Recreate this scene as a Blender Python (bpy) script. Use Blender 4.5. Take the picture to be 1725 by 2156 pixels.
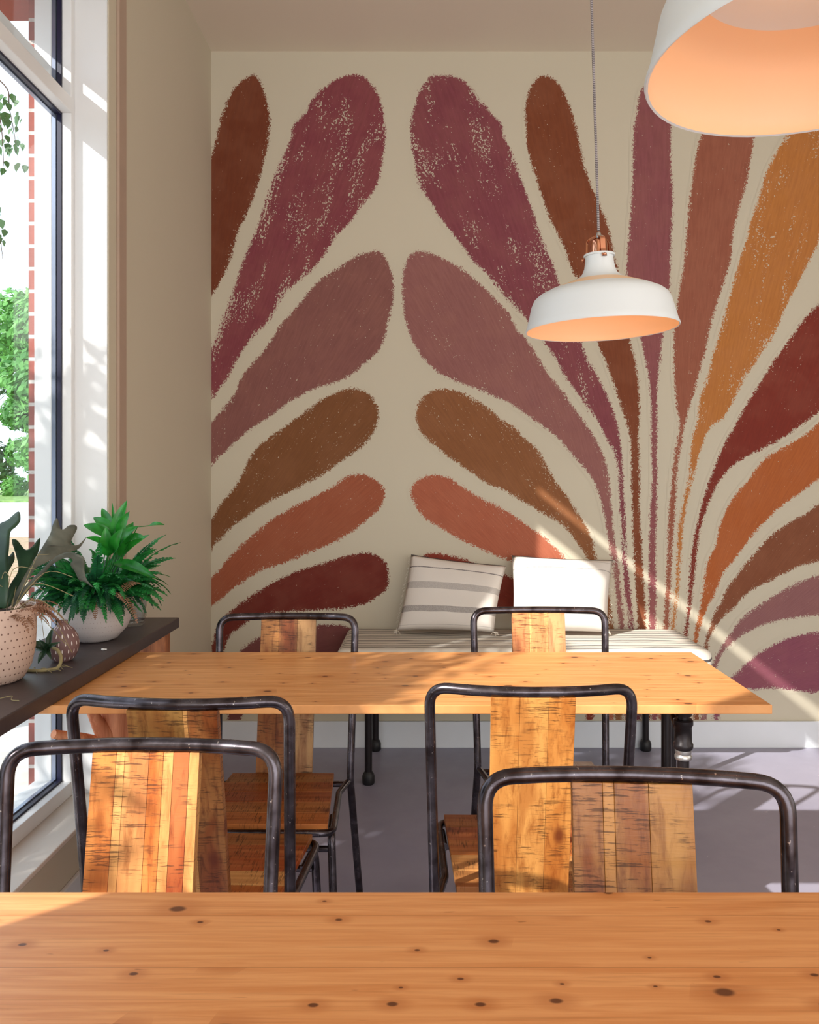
import bpy, bmesh, math, random
import numpy as np
from mathutils import Vector, Matrix, noise
from mathutils.geometry import tessellate_polygon
PI = math.pi
for o in list(bpy.data.objects): bpy.data.objects.remove(o, do_unlink=True)
SC = bpy.context.scene
COL = SC.collection

# ------------------------------------------------------------------ camera
F, CX, CY, H, WB = 1700.0, 895.0, 1005.0, 1.28, 3.83
cam_d = bpy.data.cameras.new('camera'); cam = bpy.data.objects.new('camera', cam_d); COL.objects.link(cam)
cam.location = (0, 0, H); cam.rotation_euler = (PI/2, 0, 0)
cam_d.sensor_fit = 'VERTICAL'; cam_d.sensor_height = 36.0; cam_d.lens = 36.0*F/2156.0
cam_d.shift_x = (862.5-CX)/2156.0; cam_d.shift_y = (CY-1078.0)/2156.0
cam_d.clip_start = 0.02; cam_d.clip_end = 300
SC.camera = cam
# ------------------------------------------------------------------ world, sun, area lights, exposure
w = bpy.data.worlds.new('world'); SC.world = w; w.use_nodes = True
bg = w.node_tree.nodes['Background']; bg.inputs[0].default_value = (0.80, 0.90, 1.0, 1); bg.inputs[1].default_value = 2.2
sd = bpy.data.lights.new('sun', 'SUN'); sd.energy = 9.0; sd.angle = 0.012; sd.color = (1.0, 0.94, 0.86)
so = bpy.data.objects.new('sun', sd); COL.objects.link(so)
so.rotation_euler = Vector((1.25, 1.0, -1.0)).to_track_quat('-Z', 'Y').to_euler()
ad = bpy.data.lights.new('rear_fill_light', 'AREA'); ad.shape = 'RECTANGLE'; ad.size = 4.2; ad.size_y = 2.4; ad.energy = 98; ad.color = (1.0, 0.95, 0.88)  # added fill from behind the camera, standing in for an unseen storefront
ao = bpy.data.objects.new('rear_fill_light', ad); COL.objects.link(ao)
ao.location = (1.2, -2.9, 1.5); ao.rotation_euler = (PI/2, 0, 0)
ad3 = bpy.data.lights.new('side_fill_light', 'AREA'); ad3.shape = 'RECTANGLE'; ad3.size = 3.0; ad3.size_y = 2.0; ad3.energy = 27; ad3.color = (1.0, 0.97, 0.93)  # added fill before the solid right wall, brightens left wall and ceiling
ao3 = bpy.data.objects.new('side_fill_light', ad3); COL.objects.link(ao3)
ao3.location = (3.45, 0.6, 1.6); ao3.rotation_euler = (PI/2, 0, PI/2)
SC.view_settings.view_transform = 'Standard'; SC.view_settings.look = 'None'
SC.view_settings.gamma = 1.0; SC.view_settings.use_curve_mapping = False
SC.view_settings.exposure = 0.0

# ------------------------------------------------------------------ helpers
def s2l(c):
    c = c/255.0
    return c/12.92 if c <= 0.04045 else ((c+0.055)/1.055)**2.4
def rgb(r, g, b): return (s2l(r), s2l(g), s2l(b), 1.0)
def at(px, py, d): return Vector(((px-CX)/F*d, d, H-(py-CY)/F*d))      # a point of the place seen at (px, py), d metres away

class NT:
    def __init__(s, name):
        s.m = bpy.data.materials.new(name); s.m.use_nodes = True; s.t = s.m.node_tree; s.t.nodes.clear()
        s.out = s.n('ShaderNodeOutputMaterial'); s.b = s.n('ShaderNodeBsdfPrincipled'); s.l(s.b.outputs[0], s.out.inputs[0])
    def n(s, k, **kw):
        x = s.t.nodes.new(k)
        for a, v in kw.items(): setattr(x, a, v)
        return x
    def l(s, a, b): s.t.links.new(a, b)
    def put(s, sock, v):
        if isinstance(v, bpy.types.NodeSocket): s.l(v, sock)
        else: sock.default_value = v
    def math(s, op, a, b=None, c=None, clamp=False):
        x = s.n('ShaderNodeMath', operation=op); x.use_clamp = clamp
        s.put(x.inputs[0], a)
        if b is not None: s.put(x.inputs[1], b)
        if c is not None: s.put(x.inputs[2], c)
        return x.outputs[0]
    def mix(s, f, a, b, mode='MIX'):
        x = s.n('ShaderNodeMix', data_type='RGBA', blend_type=mode)
        s.put(x.inputs[0], f); s.put(x.inputs[6], a); s.put(x.inputs[7], b); return x.outputs[2]
    def ramp(s, f, p0, p1, a=0.0, b=1.0):
        x = s.n('ShaderNodeMapRange'); x.interpolation_type = 'SMOOTHSTEP'
        s.put(x.inputs[0], f); x.inputs[1].default_value = p0; x.inputs[2].default_value = p1
        x.inputs[3].default_value = a; x.inputs[4].default_value = b; return x.outputs[0]
    def co(s, kind='Object', scale=(1,1,1), src=None, loc=(0,0,0)):
        if src is None: src = s.n('ShaderNodeTexCoord').outputs[kind]
        x = s.n('ShaderNodeMapping'); s.l(src, x.inputs[0]); x.inputs[3].default_value = scale; x.inputs[1].default_value = loc
        return x.outputs[0]
    def noise(s, vec, scale=5.0, detail=3.0, rough=0.55, dist=0.0):
        x = s.n('ShaderNodeTexNoise'); s.l(vec, x.inputs['Vector']); x.inputs['Scale'].default_value = scale
        x.inputs['Detail'].default_value = detail; x.inputs['Roughness'].default_value = rough; x.inputs['Distortion'].default_value = dist
        return x.outputs[0]
    def attr(s, name): return s.n('ShaderNodeAttribute', attribute_name=name)
    def bump(s, h, st=0.2, d=0.002):
        x = s.n('ShaderNodeBump'); x.inputs['Strength'].default_value = st; x.inputs['Distance'].default_value = d
        s.put(x.inputs['Height'], h); s.l(x.outputs[0], s.b.inputs['Normal'])
    def base(s, c): s.put(s.b.inputs['Base Color'], c)
    def rough(s, v): s.put(s.b.inputs['Roughness'], v)

def simple(name, c, rough=0.6, metal=0.0, var=0.08, vs=8.0, bump=0.0, bs=60.0, spec=None):
    t = NT(name); n = t.noise(t.co(), vs, 3)
    dark = tuple(x*(1-var*2) for x in c[:3])+(1,)
    t.base(t.mix(n, dark, tuple(min(1, x*(1+var)) for x in c[:3])+(1,))); t.rough(rough); t.b.inputs['Metallic'].default_value = metal
    if spec is not None: t.b.inputs['Specular IOR Level'].default_value = spec
    if bump: t.bump(t.noise(t.co(), bs, 2), bump, 0.002)
    return t.m

class G:
    """collects geometry, builds ONE mesh object"""
    def __init__(s): s.v = []; s.f = []; s.c = []; s.mi = []
    def add(s, vs, fs, col=None, mi=0):
        k = len(s.v); s.v += [tuple(p) for p in vs]
        for f in fs: s.f.append(tuple(i+k for i in f)); s.c.append(col); s.mi.append(mi)
    def box(s, x0, x1, y0, y1, z0, z1, col=None, mi=0):
        s.add([(x0,y0,z0),(x1,y0,z0),(x1,y1,z0),(x0,y1,z0),(x0,y0,z1),(x1,y0,z1),(x1,y1,z1),(x0,y1,z1)],
              [(0,3,2,1),(4,5,6,7),(0,1,5,4),(1,2,6,5),(2,3,7,6),(3,0,4,7)], col, mi)
    def hexa(s, p, col=None):   # 8 corners like box
        s.add(p, [(0,3,2,1),(4,5,6,7),(0,1,5,4),(1,2,6,5),(2,3,7,6),(3,0,4,7)], col)
    def tube(s, pts, r, seg=12, closed=False, col=None, caps=True, mi=0):
        pts = [Vector(p) for p in pts]; n = len(pts); rs = r if isinstance(r, (list, tuple)) else [r]*n
        T = []
        for i in range(n):
            a = pts[(i-1) % n] if (closed or i > 0) else pts[i]; b = pts[(i+1) % n] if (closed or i < n-1) else pts[i]
            T.append((b-a).normalized() if (b-a).length > 1e-9 else Vector((0,0,1)))
        up = Vector((0,0,1)) if abs(T[0].z) < 0.9 else Vector((0,1,0))
        N = (up-T[0]*up.dot(T[0])).normalized(); k = len(s.v); vs = []; fs = []
        for i in range(n):
            if i > 0:
                N = (N-T[i]*N.dot(T[i]))
                N = N.normalized() if N.length > 1e-6 else T[i].orthogonal().normalized()
            B = T[i].cross(N)
            for j in range(seg):
                a = 2*PI*j/seg; vs.append(pts[i]+(N*math.cos(a)+B*math.sin(a))*rs[i])
        for i in range(n if closed else n-1):
            i2 = (i+1) % n
            for j in range(seg):
                j2 = (j+1) % seg; fs.append((i*seg+j, i*seg+j2, i2*seg+j2, i2*seg+j))
        if caps and not closed:
            fs.append(tuple(range(seg))[::-1]); fs.append(tuple((n-1)*seg+j for j in range(seg)))
        s.add(vs, fs, col, mi)
    def lathe(s, prof, cx=0, cy=0, z0=0, seg=40, col=None, mis=None):
        vs = []; fs = []; n = len(prof)
        for (r, z) in prof:
            for j in range(seg):
                a = 2*PI*j/seg; vs.append((cx+r*math.cos(a), cy+r*math.sin(a), z0+z))
        k = len(s.v); s.v += vs
        for i in range(n-1):
            for j in range(seg):
                j2 = (j+1) % seg; s.f.append((k+i*seg+j, k+i*seg+j2, k+(i+1)*seg+j2, k+(i+1)*seg+j)); s.c.append(col); s.mi.append(mis[i] if mis else 0)
        if prof[0][0] > 1e-5: s.f.append(tuple(k+j for j in range(seg))[::-1]); s.c.append(col); s.mi.append(mis[0] if mis else 0)
        if prof[-1][0] > 1e-5: s.f.append(tuple(k+(n-1)*seg+j for j in range(seg))); s.c.append(col); s.mi.append(mis[-1] if mis else 0)
    def ball(s, c, r, seg=12, rings=8, sc=(1,1,1), col=None):
        vs = []; fs = []
        for i in range(rings+1):
            th = PI*i/rings
            for j in range(seg):
                a = 2*PI*j/seg; vs.append((c[0]+r*sc[0]*math.sin(th)*math.cos(a), c[1]+r*sc[1]*math.sin(th)*math.sin(a), c[2]+r*sc[2]*math.cos(th)))
        for i in range(rings):
            for j in range(seg):
                j2 = (j+1) % seg; fs.append((i*seg+j, (i+1)*seg+j, (i+1)*seg+j2, i*seg+j2))
        s.add(vs, fs, col)
    def build(s, name, mat, parent=None, smooth=False, bevel=0.0, angle=40):
        me = bpy.data.meshes.new(name); me.from_pydata(s.v, [], s.f); 
        mats = mat if isinstance(mat, (list, tuple)) else [mat]
        for m in mats: me.materials.append(m)
        me.polygons.foreach_set('material_index', s.mi)
        if any(c is not None for c in s.c):
            ca = me.color_attributes.new('pcol', 'FLOAT_COLOR', 'CORNER'); arr = []
            for p, c in zip(me.polygons, s.c):
                arr += list(c or (1,1,1,1))*p.loop_total
            ca.data.foreach_set('color', arr)
        me.update()
        bm = bmesh.new(); bm.from_mesh(me); bmesh.ops.recalc_face_normals(bm, faces=bm.faces); bm.to_mesh(me); bm.free()
        o = bpy.data.objects.new(name, me); COL.objects.link(o)
        if smooth:
            for p in me.polygons: p.use_smooth = True
            try: me.set_sharp_from_angle(angle=math.radians(angle))
            except Exception: pass
        if parent: o.parent = parent
        if bevel:
            b = o.modifiers.new('bevel', 'BEVEL'); b.width = bevel; b.segments = 2; b.limit_method = 'ANGLE'; b.angle_limit = 0.7
        return o
def tag(o, label=None, cat=None, group=None, kind=None):
    if label: o['label'] = label
    if cat: o['category'] = cat
    if group: o['group'] = group
    if kind: o['kind'] = kind
    return o
def thing(name, label, cat, loc=(0,0,0), rz=0.0, group=None):
    o = bpy.data.objects.new(name, None); COL.objects.link(o); o.location = loc; o.rotation_euler = (0,0,rz); o.empty_display_size = 0.1
    return tag(o, label, cat, group)
def fillet(pts, rs, n=8):
    pts = [Vector(p) for p in pts]; out = [pts[0]]
    if not isinstance(rs, (list, tuple)): rs = [rs]*(len(pts)-2)
    for i in range(1, len(pts)-1):
        p, a, b = pts[i], (pts[i-1]-pts[i]), (pts[i+1]-pts[i]); r = rs[i-1]
        if r <= 0: out.append(p); continue
        la, lb = a.length, b.length; a.normalize(); b.normalize()
        ang = a.angle(b); d = min(r/max(math.tan(ang/2), 1e-3), la*0.49, lb*0.49)
        A, B = p+a*d, p+b*d
        for k in range(n+1):
            t = k/n; out.append(A*(1-t)**2+p*2*t*(1-t)+B*t*t)
    out.append(pts[-1]); return out
def catmull(pts, n=6, closed=False):
    P = [Vector(p) for p in pts]; out = []; m = len(P)
    rng = range(m) if closed else range(m-1)
    for i in rng:
        if closed: p0, p1, p2, p3 = P[(i-1) % m], P[i], P[(i+1) % m], P[(i+2) % m]
        else: p0, p1, p2, p3 = P[max(i-1,0)], P[i], P[i+1], P[min(i+2,m-1)]
        for k in range(n):
            t = k/n; out.append(0.5*((2*p1)+(p2-p0)*t+(2*p0-5*p1+4*p2-p3)*t*t+(3*p1-p0-3*p2+p3)*t**3))
    if not closed: out.append(P[-1])
    return out

# ------------------------------------------------------------------ materials
WALLC = rgb(201, 191, 170)
def mat_wall(name, c, bump=0.08):
    t = NT(name); n = t.noise(t.co(), 1.3, 3)
    t.base(t.mix(n, tuple(x*0.95 for x in c[:3])+(1,), c)); t.rough(0.75)
    t.bump(t.noise(t.co(), 180, 3), bump, 0.001); return t.m
M = {}
M['wall'] = mat_wall('wall_paint', WALLC)
M['ceiling'] = mat_wall('ceiling_paint', rgb(228, 216, 198))
M['white'] = simple('white_gloss_paint', rgb(226, 226, 226), 0.45, var=0.02)
M['base'] = simple('baseboard_paint', rgb(222, 225, 230), 0.5, var=0.03)
M['sill'] = simple('sill_paint', rgb(222, 212, 200), 0.5, var=0.03)
M['gasket'] = simple('window_gasket', rgb(22, 22, 52), 0.4, var=0.1)
M['alu'] = simple('window_spacer', rgb(150, 158, 178), 0.3, 0.6, var=0.1)
M['conduit'] = simple('strip_paint', rgb(176, 152, 134), 0.6, var=0.05)

def mat_floor():
    t = NT('sealed_concrete'); c = t.co()
    n = t.noise(c, 0.9, 6, 0.6); n2 = t.noise(c, 14, 4)
    a = t.mix(t.ramp(n, 0.3, 0.7), rgb(134, 130, 150), rgb(160, 156, 174)); a = t.mix(t.math('MULTIPLY', n2, 0.25), a, rgb(176, 170, 178))
    sp = t.ramp(t.noise(t.co(scale=(1,1,1), loc=(4,7,0)), 38, 2), 0.745, 0.765); a = t.mix(t.math('MULTIPLY', sp, 0.6), a, rgb(214, 208, 208))
    t.base(a); t.rough(t.ramp(n2, 0.2, 0.8, 0.32, 0.5)); t.bump(n2, 0.05, 0.001); return t.m
M['floor'] = mat_floor()

def mat_pine(name, c1, c2, seed=0.0, wid=0.098):
    t = NT(name); c = t.co(loc=(seed, seed*0.7, 0))
    sep = t.n('ShaderNodeSeparateXYZ'); t.l(c, sep.inputs[0])
    bid = t.math('FLOOR', t.math('DIVIDE', sep.outputs[1], wid))
    wn = t.n('ShaderNodeTexWhiteNoise', noise_dimensions='1D'); t.l(bid, wn.inputs['W'])
    # each board starts its grain somewhere else
    off = t.n('ShaderNodeCombineXYZ'); t.l(t.math('MULTIPLY', wn.outputs[0], 9.0), off.inputs[0])
    add = t.n('ShaderNodeVectorMath', operation='ADD'); t.l(c, add.inputs[0]); t.l(off.outputs[0], add.inputs[1]); v = add.outputs[0]
    # knots
    kv = t.n('ShaderNodeTexVoronoi', voronoi_dimensions='2D'); t.l(t.co(src=v, scale=(0.8, 1.3, 1)), kv.inputs['Vector']); kv.inputs['Scale'].default_value = 15.0
    ks = t.n('ShaderNodeSeparateColor'); t.l(kv.outputs['Color'], ks.inputs[0])
    on = t.math('GREATER_THAN', ks.outputs[0], 0.60); size = t.math('MULTIPLY', t.math('MULTIPLY', ks.outputs[1], ks.outputs[1]), 0.11)
    d = t.math('DIVIDE', kv.outputs['Distance'], t.math('ADD', size, 0.028))
    core = t.math('MULTIPLY', on, t.ramp(d, 0.55, 1.15, 1, 0)); halo = t.math('MULTIPLY', on, t.ramp(d, 1.0, 4.5, 1, 0))
    g = t.noise(t.co(src=v, scale=(1.6, 34, 1)), 2.6, 5, 0.6, 0.6); g2 = t.noise(t.co(src=v, scale=(3, 160, 1)), 2.0, 3)
    col = t.mix(t.ramp(g, 0.3, 0.7), c1, c2)
    col = t.mix(t.ramp(g2, 0.55, 0.75, 0, 0.35), col, tuple(x*0.55 for x in c1[:3])+(1,))
    col = t.mix(t.math('MULTIPLY', wn.outputs[0], 0.3), col, tuple(x*1.0 for x in c2[:3])+(1,))
    fr = t.math('FRACT', t.math('DIVIDE', sep.outputs[1], wid))
    seam = t.math('LESS_THAN', t.math('ABSOLUTE', t.math('SUBTRACT', fr, 0.5)), 0.488)
    col = t.mix(t.math('MULTIPLY', t.math('SUBTRACT', 1.0, seam), 0.28), col, tuple(x*0.3 for x in c1[:3])+(1,))
    col = t.mix(t.math('MULTIPLY', halo, 0.42), col, rgb(170, 92, 42)); col = t.mix(t.math('MULTIPLY', core, 0.85), col, rgb(74, 34, 18))
    dash = t.ramp(t.noise(t.co(src=v, scale=(9, 60, 1)), 2.2, 2), 0.72, 0.76, 0, 0.5); col = t.mix(dash, col, rgb(120, 62, 26))
    t.base(col); t.rough(t.ramp(g2, 0.2, 0.8, 0.28, 0.42)); t.bump(g2, 0.06, 0.001); t.b.inputs['Specular IOR Level'].default_value = 0.4
    return t.m
M['pine'] = mat_pine('varnished_pine', rgb(208, 136, 76), rgb(230, 166, 106))
M['pine2'] = mat_pine('varnished_pine_front', rgb(208, 132, 74), rgb(230, 162, 104), 3.3)

def mat_plank(name, ax, seed):
    """reclaimed board; ax = axis the boards run along; hue per board from the mesh colours"""
    t = NT(name); c = t.co(loc=(seed*1.3, seed*2.1, seed*0.7))
    al = [34, 34, 34]; al[ax] = 1.6; ac = [26, 26, 26]; ac[ax] = 330
    g = t.noise(t.co(src=c, scale=al), 2.0, 5, 0.66, 0.5); saw = t.noise(t.co(src=c, scale=ac), 1.0, 3, 0.65)
    patch = t.noise(t.co(src=c, scale=(1,1,1)), 16, 3); wide = t.noise(t.co(src=c, scale=[x*0.5 for x in al]), 1.5, 2, 0.5, 0.4)
    pc = t.attr('pcol').outputs['Color']
    dk = t.mix(1.0, pc, (0.42, 0.25, 0.15, 1), 'MULTIPLY'); lt = t.mix(0.3, pc, rgb(214, 156, 92))
    col = t.mix(t.ramp(wide, 0.36, 0.64), t.mix(0.5, pc, rgb(146, 72, 30)), lt)
    col = t.mix(t.ramp(g, 0.45, 0.75, 0, 0.8), col, dk)
    sm = t.math('MULTIPLY', t.ramp(saw, 0.53, 0.60), t.ramp(patch, 0.40, 0.60)); col = t.mix(t.math('MULTIPLY', sm, 0.7), col, tuple(x*0.6 for x in rgb(70, 38, 18)[:3])+(1,))
    kv = t.n('ShaderNodeTexVoronoi'); kvs = [9, 9, 9]; kvs[ax] = 5; t.l(t.co(src=c, scale=kvs), kv.inputs['Vector']); kv.inputs['Scale'].default_value = 1.3
    kd = t.ramp(kv.outputs['Distance'], 0.05, 0.2, 0.85, 0); col = t.mix(kd, col, rgb(96, 38, 14))
    t.base(col); t.rough(t.ramp(saw, 0.3, 0.8, 0.32, 0.5)); t.b.inputs['Specular IOR Level'].default_value = 0.35; t.bump(t.math('ADD', g, saw), 0.22, 0.0010); return t.m
M['plank_z'] = mat_plank('reclaimed_boards_upright', 2, 0.0)
M['plank_x'] = mat_plank('reclaimed_boards_across', 0, 4.0)

def mat_tube():
    t = NT('worn_gunmetal'); c = t.co(); n = t.noise(c, 22, 4); n2 = t.noise(c, 160, 2)
    col = t.mix(t.ramp(n, 0.3, 0.7), rgb(50, 42, 44), rgb(98, 92, 98)); col = t.mix(t.ramp(n2, 0.68, 0.74, 0, 0.6), col, rgb(200, 190, 185))
    t.base(col); t.b.inputs['Metallic'].default_value = 0.9; t.rough(t.ramp(n, 0.2, 0.8, 0.2, 0.3)); t.bump(n2, 0.05, 0.0004); return t.m
M['tube'] = mat_tube()
M['pipe'] = simple('black_iron_pipe', rgb(38, 32, 34), 0.35, 0.5, var=0.2, vs=30)
M['steel'] = simple('galvanised_ring', rgb(190, 188, 186), 0.3, 0.9)
M['rubber'] = simple('black_rubber', rgb(22, 20, 22), 0.5)
M['slate'] = simple('dark_slate_shelf', rgb(66, 54, 54), 0.42, var=0.14, vs=9, bump=0.12, bs=90)
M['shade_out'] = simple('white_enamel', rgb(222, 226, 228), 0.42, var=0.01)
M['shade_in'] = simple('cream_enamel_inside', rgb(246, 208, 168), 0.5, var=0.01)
M['copper'] = simple('polished_copper', rgb(214, 150, 120), 0.12, 1.0, var=0.03)
def mat_emit(name, c, st):
    t = NT(name); t.b.inputs['Emission Color'].default_value = c; t.b.inputs['Emission Strength'].default_value = st; t.base(c); return t.m
M['bulb'] = mat_emit('lit_bulb', rgb(255, 186, 120), 2.5)
def mat_cord():
    t = NT('braided_cord'); s = t.n('ShaderNodeSeparateXYZ'); t.l(t.co(), s.inputs[0])
    wv = t.math('SINE', t.math('MULTIPLY', s.outputs[2], 1400)); t.base(t.mix(t.ramp(wv, -0.3, 0.3), rgb(92, 82, 84), rgb(168, 160, 160))); t.rough(0.8); return t.m
M['cord'] = mat_cord()

def mat_brick(name, c1, c2, mortar, facing='Y'):
    t = NT(name); s = t.n('ShaderNodeSeparateXYZ'); t.l(t.co(), s.inputs[0]); cb = t.n('ShaderNodeCombineXYZ')
    t.l(t.math('ADD', t.math('ADD', s.outputs[0], s.outputs[1]), 0.11), cb.inputs[0]); t.l(s.outputs[2], cb.inputs[1])
    b = t.n('ShaderNodeTexBrick'); t.l(cb.outputs[0], b.inputs['Vector']); b.inputs['Scale'].default_value = 1.0; b.offset = 0.0
    b.inputs['Brick Width'].default_value = 0.22; b.inputs['Row Height'].default_value = 0.072; b.inputs['Mortar Size'].default_value = 0.006; b.inputs['Mortar Smooth'].default_value = 0.1
    b.inputs['Color1'].default_value = c1; b.inputs['Color2'].default_value = c2; b.inputs['Mortar'].default_value = mortar
    n = t.noise(t.co(), 60, 4); t.base(t.mix(t.ramp(n, 0.3, 0.7, 0, 0.35), b.outputs[0], rgb(120, 60, 48))); t.rough(0.9)
    t.bump(t.math('ADD', t.math('MULTIPLY', b.outputs['Fac'], -1.0), t.math('MULTIPLY', n, 0.3)), 0.6, 0.006); return t.m
M['brick'] = mat_brick('red_brick', rgb(150, 72, 58), rgb(130, 60, 50), rgb(196, 192, 186))
def mat_glass(name, f=0.06, tint=(0.96, 0.98, 0.99, 1)):
    t = NT(name); t.t.nodes.remove(t.b)
    tr = t.n('ShaderNodeBsdfTransparent'); tr.inputs[0].default_value = tint; gl = t.n('ShaderNodeBsdfGlossy'); gl.inputs['Roughness'].default_value = 0.02
    lw = t.n('ShaderNodeLayerWeight'); fr = t.math('ADD', 0.03, t.math('MULTIPLY', t.math('POWER', lw.outputs['Facing'], 5.0), 0.9)); mx = t.n('ShaderNodeMixShader')
    t.l(fr, mx.inputs[0]); t.l(tr.outputs[0], mx.inputs[1]); t.l(gl.outputs[0], mx.inputs[2]); t.l(mx.outputs[0], t.out.inputs[0]); return t.m
M['glass'] = mat_glass('window_glass'); M['jar'] = mat_glass('jar_glass', tint=(0.86, 0.88, 0.9, 1))

# ------------------------------------------------------------------ the room shell
XW, YJ = -1.014, 2.59          # inner face of window wall, far jamb of the opening
Y0W = 0.25                     # near jamb
ZS, ZH = 0.27, 3.02            # sill and head
CE = 3.30
def struct(g, name, m, **k): return tag(g.build(name, m, **k), kind='structure')
g = G(); g.box(-1.36, 3.6, -3.0, WB+0.3, -0.12, 0.0); struct(g, 'floor', M['floor'])
g = G(); g.box(-1.36, 3.6, -3.0, WB+0.3, CE, CE+0.12); struct(g, 'ceiling', M['ceiling'])
g = G(); g.box(-1.27, 3.5, WB, WB+0.2, 0, CE); struct(g, 'wall_back', M['wall'])
g = G(); g.box(3.5, 3.6, -3.0, WB+0.2, 0, CE); struct(g, 'wall_right', M['wall'])
# window wall: plaster inside, brick outside
g = G()
g.box(-1.205, XW, YJ, WB, 0, CE); g.box(-1.205, XW, -3.0, Y0W, 0, CE)
g.box(-1.205, XW, Y0W, YJ, 0, ZS-0.015); g.box(-1.205, XW, Y0W, YJ, ZH, CE)
struct(g, 'wall_left', M['wall'])
g = G()
g.box(-1.262, -1.207, YJ-0.02, WB+0.2, -0.12, CE+0.1); g.box(-1.262, -1.207, -3.0, Y0W, -0.12, CE+0.1); g.box(-1.262, -1.207, Y0W, YJ-0.02, -0.12, ZS-0.03)
g.box(-1.42, -1.207, Y0W-0.1, YJ+0.1, 2.80, CE+0.1)
struct(g, 'wall_exterior', M['brick'])
g = G(); g.box(-3.0+1.64, 3.5, -3.1, -3.0, 0, 0.25); g.box(-1.36, 3.5, -3.1, -3.0, 2.75, CE); g.box(3.35, 3.5, -3.1, -3.0, 0.25, 2.75); g.box(-1.36, -0.95, -3.1, -3.0, 0.25, 2.75)
struct(g, 'wall_front', M['wall'])
# jamb lining (white) and sill board
g = G(); g.box(-1.205, XW-0.004, YJ-0.006, YJ-0.0005, ZS, ZH); struct(g, 'trim_1', M['white'])
g = G(); g.box(-1.125, XW+0.012, Y0W+0.001, YJ-0.001, ZS-0.014, ZS); struct(g, 'trim_2', M['sill'], bevel=0.003)
g = G(); g.box(XW, XW+0.007, 2.665, 2.725, 0.13, 3.19); g.box(XW, XW+0.011, 2.65, 2.668, 0.13, CE-0.001); g.box(XW, XW+0.0045, 2.665, 2.722, 3.19, CE-0.001); struct(g, 'trim_3', M['conduit'], bevel=0.002)
g = G(); g.box(XW+0.0005, 3.5, WB-0.014, WB-0.0005, 0.0, 0.126); struct(g, 'baseboard_back', M['base'], bevel=0.003)
g = G(); g.box(XW+0.0005, XW+0.014, -3.0, WB-0.015, 0.0, 0.132); struct(g, 'baseboard_left', M['base'], bevel=0.003)
# window
win = bpy.data.objects.new('window_1', None); COL.objects.link(win); tag(win, kind='structure')
def frame_rect(g, x0, x1, y0, y1, z0, z1, wd):
    g.box(x0, x1, y0, y0+wd, z0, z1); g.box(x0, x1, y1-wd, y1, z0, z1); g.box(x0, x1, y0+wd, y1-wd, z0, z0+wd); g.box(x0, x1, y0+wd, y1-wd, z1-wd, z1)
TZ0, TZ1 = 2.435, 2.482
YM = 0.0
g = G()
yj = YJ-0.007
g.box(-1.152, -1.122, Y0W+0.001, Y0W+0.05, ZS, ZH); g.box(-1.152, -1.122, yj-0.022, yj, ZS, ZH)
g.box(-1.152, -1.122, Y0W+0.05, yj-0.022, ZS, ZS+0.045); g.box(-1.152, -1.122, Y0W+0.05, yj-0.022, ZH-0.05, ZH); g.box(-1.152, -1.118, Y0W+0.05, yj-0.022, TZ0, TZ1)
# outer frame
g.box(-1.236, -1.182, Y0W+0.001, Y0W+0.055, ZS, ZH); g.box(-1.236, -1.182, yj-0.03, yj, ZS, ZH)
g.box(-1.236, -1.182, Y0W+0.05, yj-0.03, ZS, ZS+0.05); g.box(-1.236, -1.182, Y0W+0.05, yj-0.03, ZH-0.05, ZH); g.box(-1.236, -1.182, Y0W+0.05, yj-0.03, 2.515, 2.58)
g.build('window_frame', M['white'], win, bevel=0.002)
g = G()
for (z0, z1) in ((ZS+0.045, TZ0), (TZ1, ZH-0.05)):
    frame_rect(g, -1.166, -1.152, Y0W+0.04, yj-0.016, z0-0.004, z1+0.004, 0.010)
g.build('gasket', M['gasket'], win)
g = G()
for (z0, z1) in ((ZS+0.045, TZ0), (TZ1, ZH-0.05)):
    frame_rect(g, -1.182, -1.169, Y0W+0.04, yj-0.014, z0-0.004, z1+0.004, 0.014)
g.build('spacer_bar', M['alu'], win)
for (z0, z1) in ((ZS+0.045, TZ0), (TZ1, ZH-0.05)):
    g = G(); g.box(-1.1685, -1.1665, Y0W+0.03, yj-0.008, z0-0.006, z1+0.006); g.build('pane', M['glass'], win)

# ------------------------------------------------------------------ the painted mural on the far wall
PET = []   # (colour, speck density, group centre, outline in picture units of the wall)
def pet(c, dens, grp, pts): PET.append((c, dens, grp, pts))
L_, R_ = (300, 1430), (1395, 1500)
pet(rgb(112,50,18), .35, L_, [(531,158),(495,184),(472,230),(458,282),(446,327),(420,420),(400,560),(400,700),(446,622),(479,564),(501,490),(527,434),(550,366),(563,308),(569,253),(561,210),(547,170)])
pet(rgb(128,56,66), .9, L_, [(745,157),(709,167),(670,194),(641,240),(617,266),(612,295),(586,347),(560,418),(544,473),(514,548),(488,616),(466,678),(445,736),(411,814),(400,920),(446,843),(479,797),(508,742),(543,700),(570,671),(599,619),(638,587),(670,554),(706,502),(735,470),(764,431),(793,392),(805,340),(811,295),(811,256),(800,207),(780,175),(767,162)])
pet(rgb(132,82,76), .45, L_, [(797,528),(755,538),(722,558),(673,590),(631,639),(592,684),(560,733),(511,791),(495,827),(469,862),(446,888),(400,940),(395,1030),(446,979),(479,947),(521,908),(566,878),(612,846),(657,820),(699,807),(738,791),(768,765),(797,739),(810,710),(816,684),(828,636),(828,587),(816,551)])
pet(rgb(122,74,34), .55, L_, [(738,818),(706,827),(670,846),(631,875),(592,904),(540,943),(518,982),(495,1025),(462,1064),(446,1093),(400,1140),(395,1220),(446,1158),(462,1138),(495,1106),(544,1070),(586,1047),(625,1028),(677,1002),(722,969),(764,940),(790,904),(798,872),(790,846),(771,825)])
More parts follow.
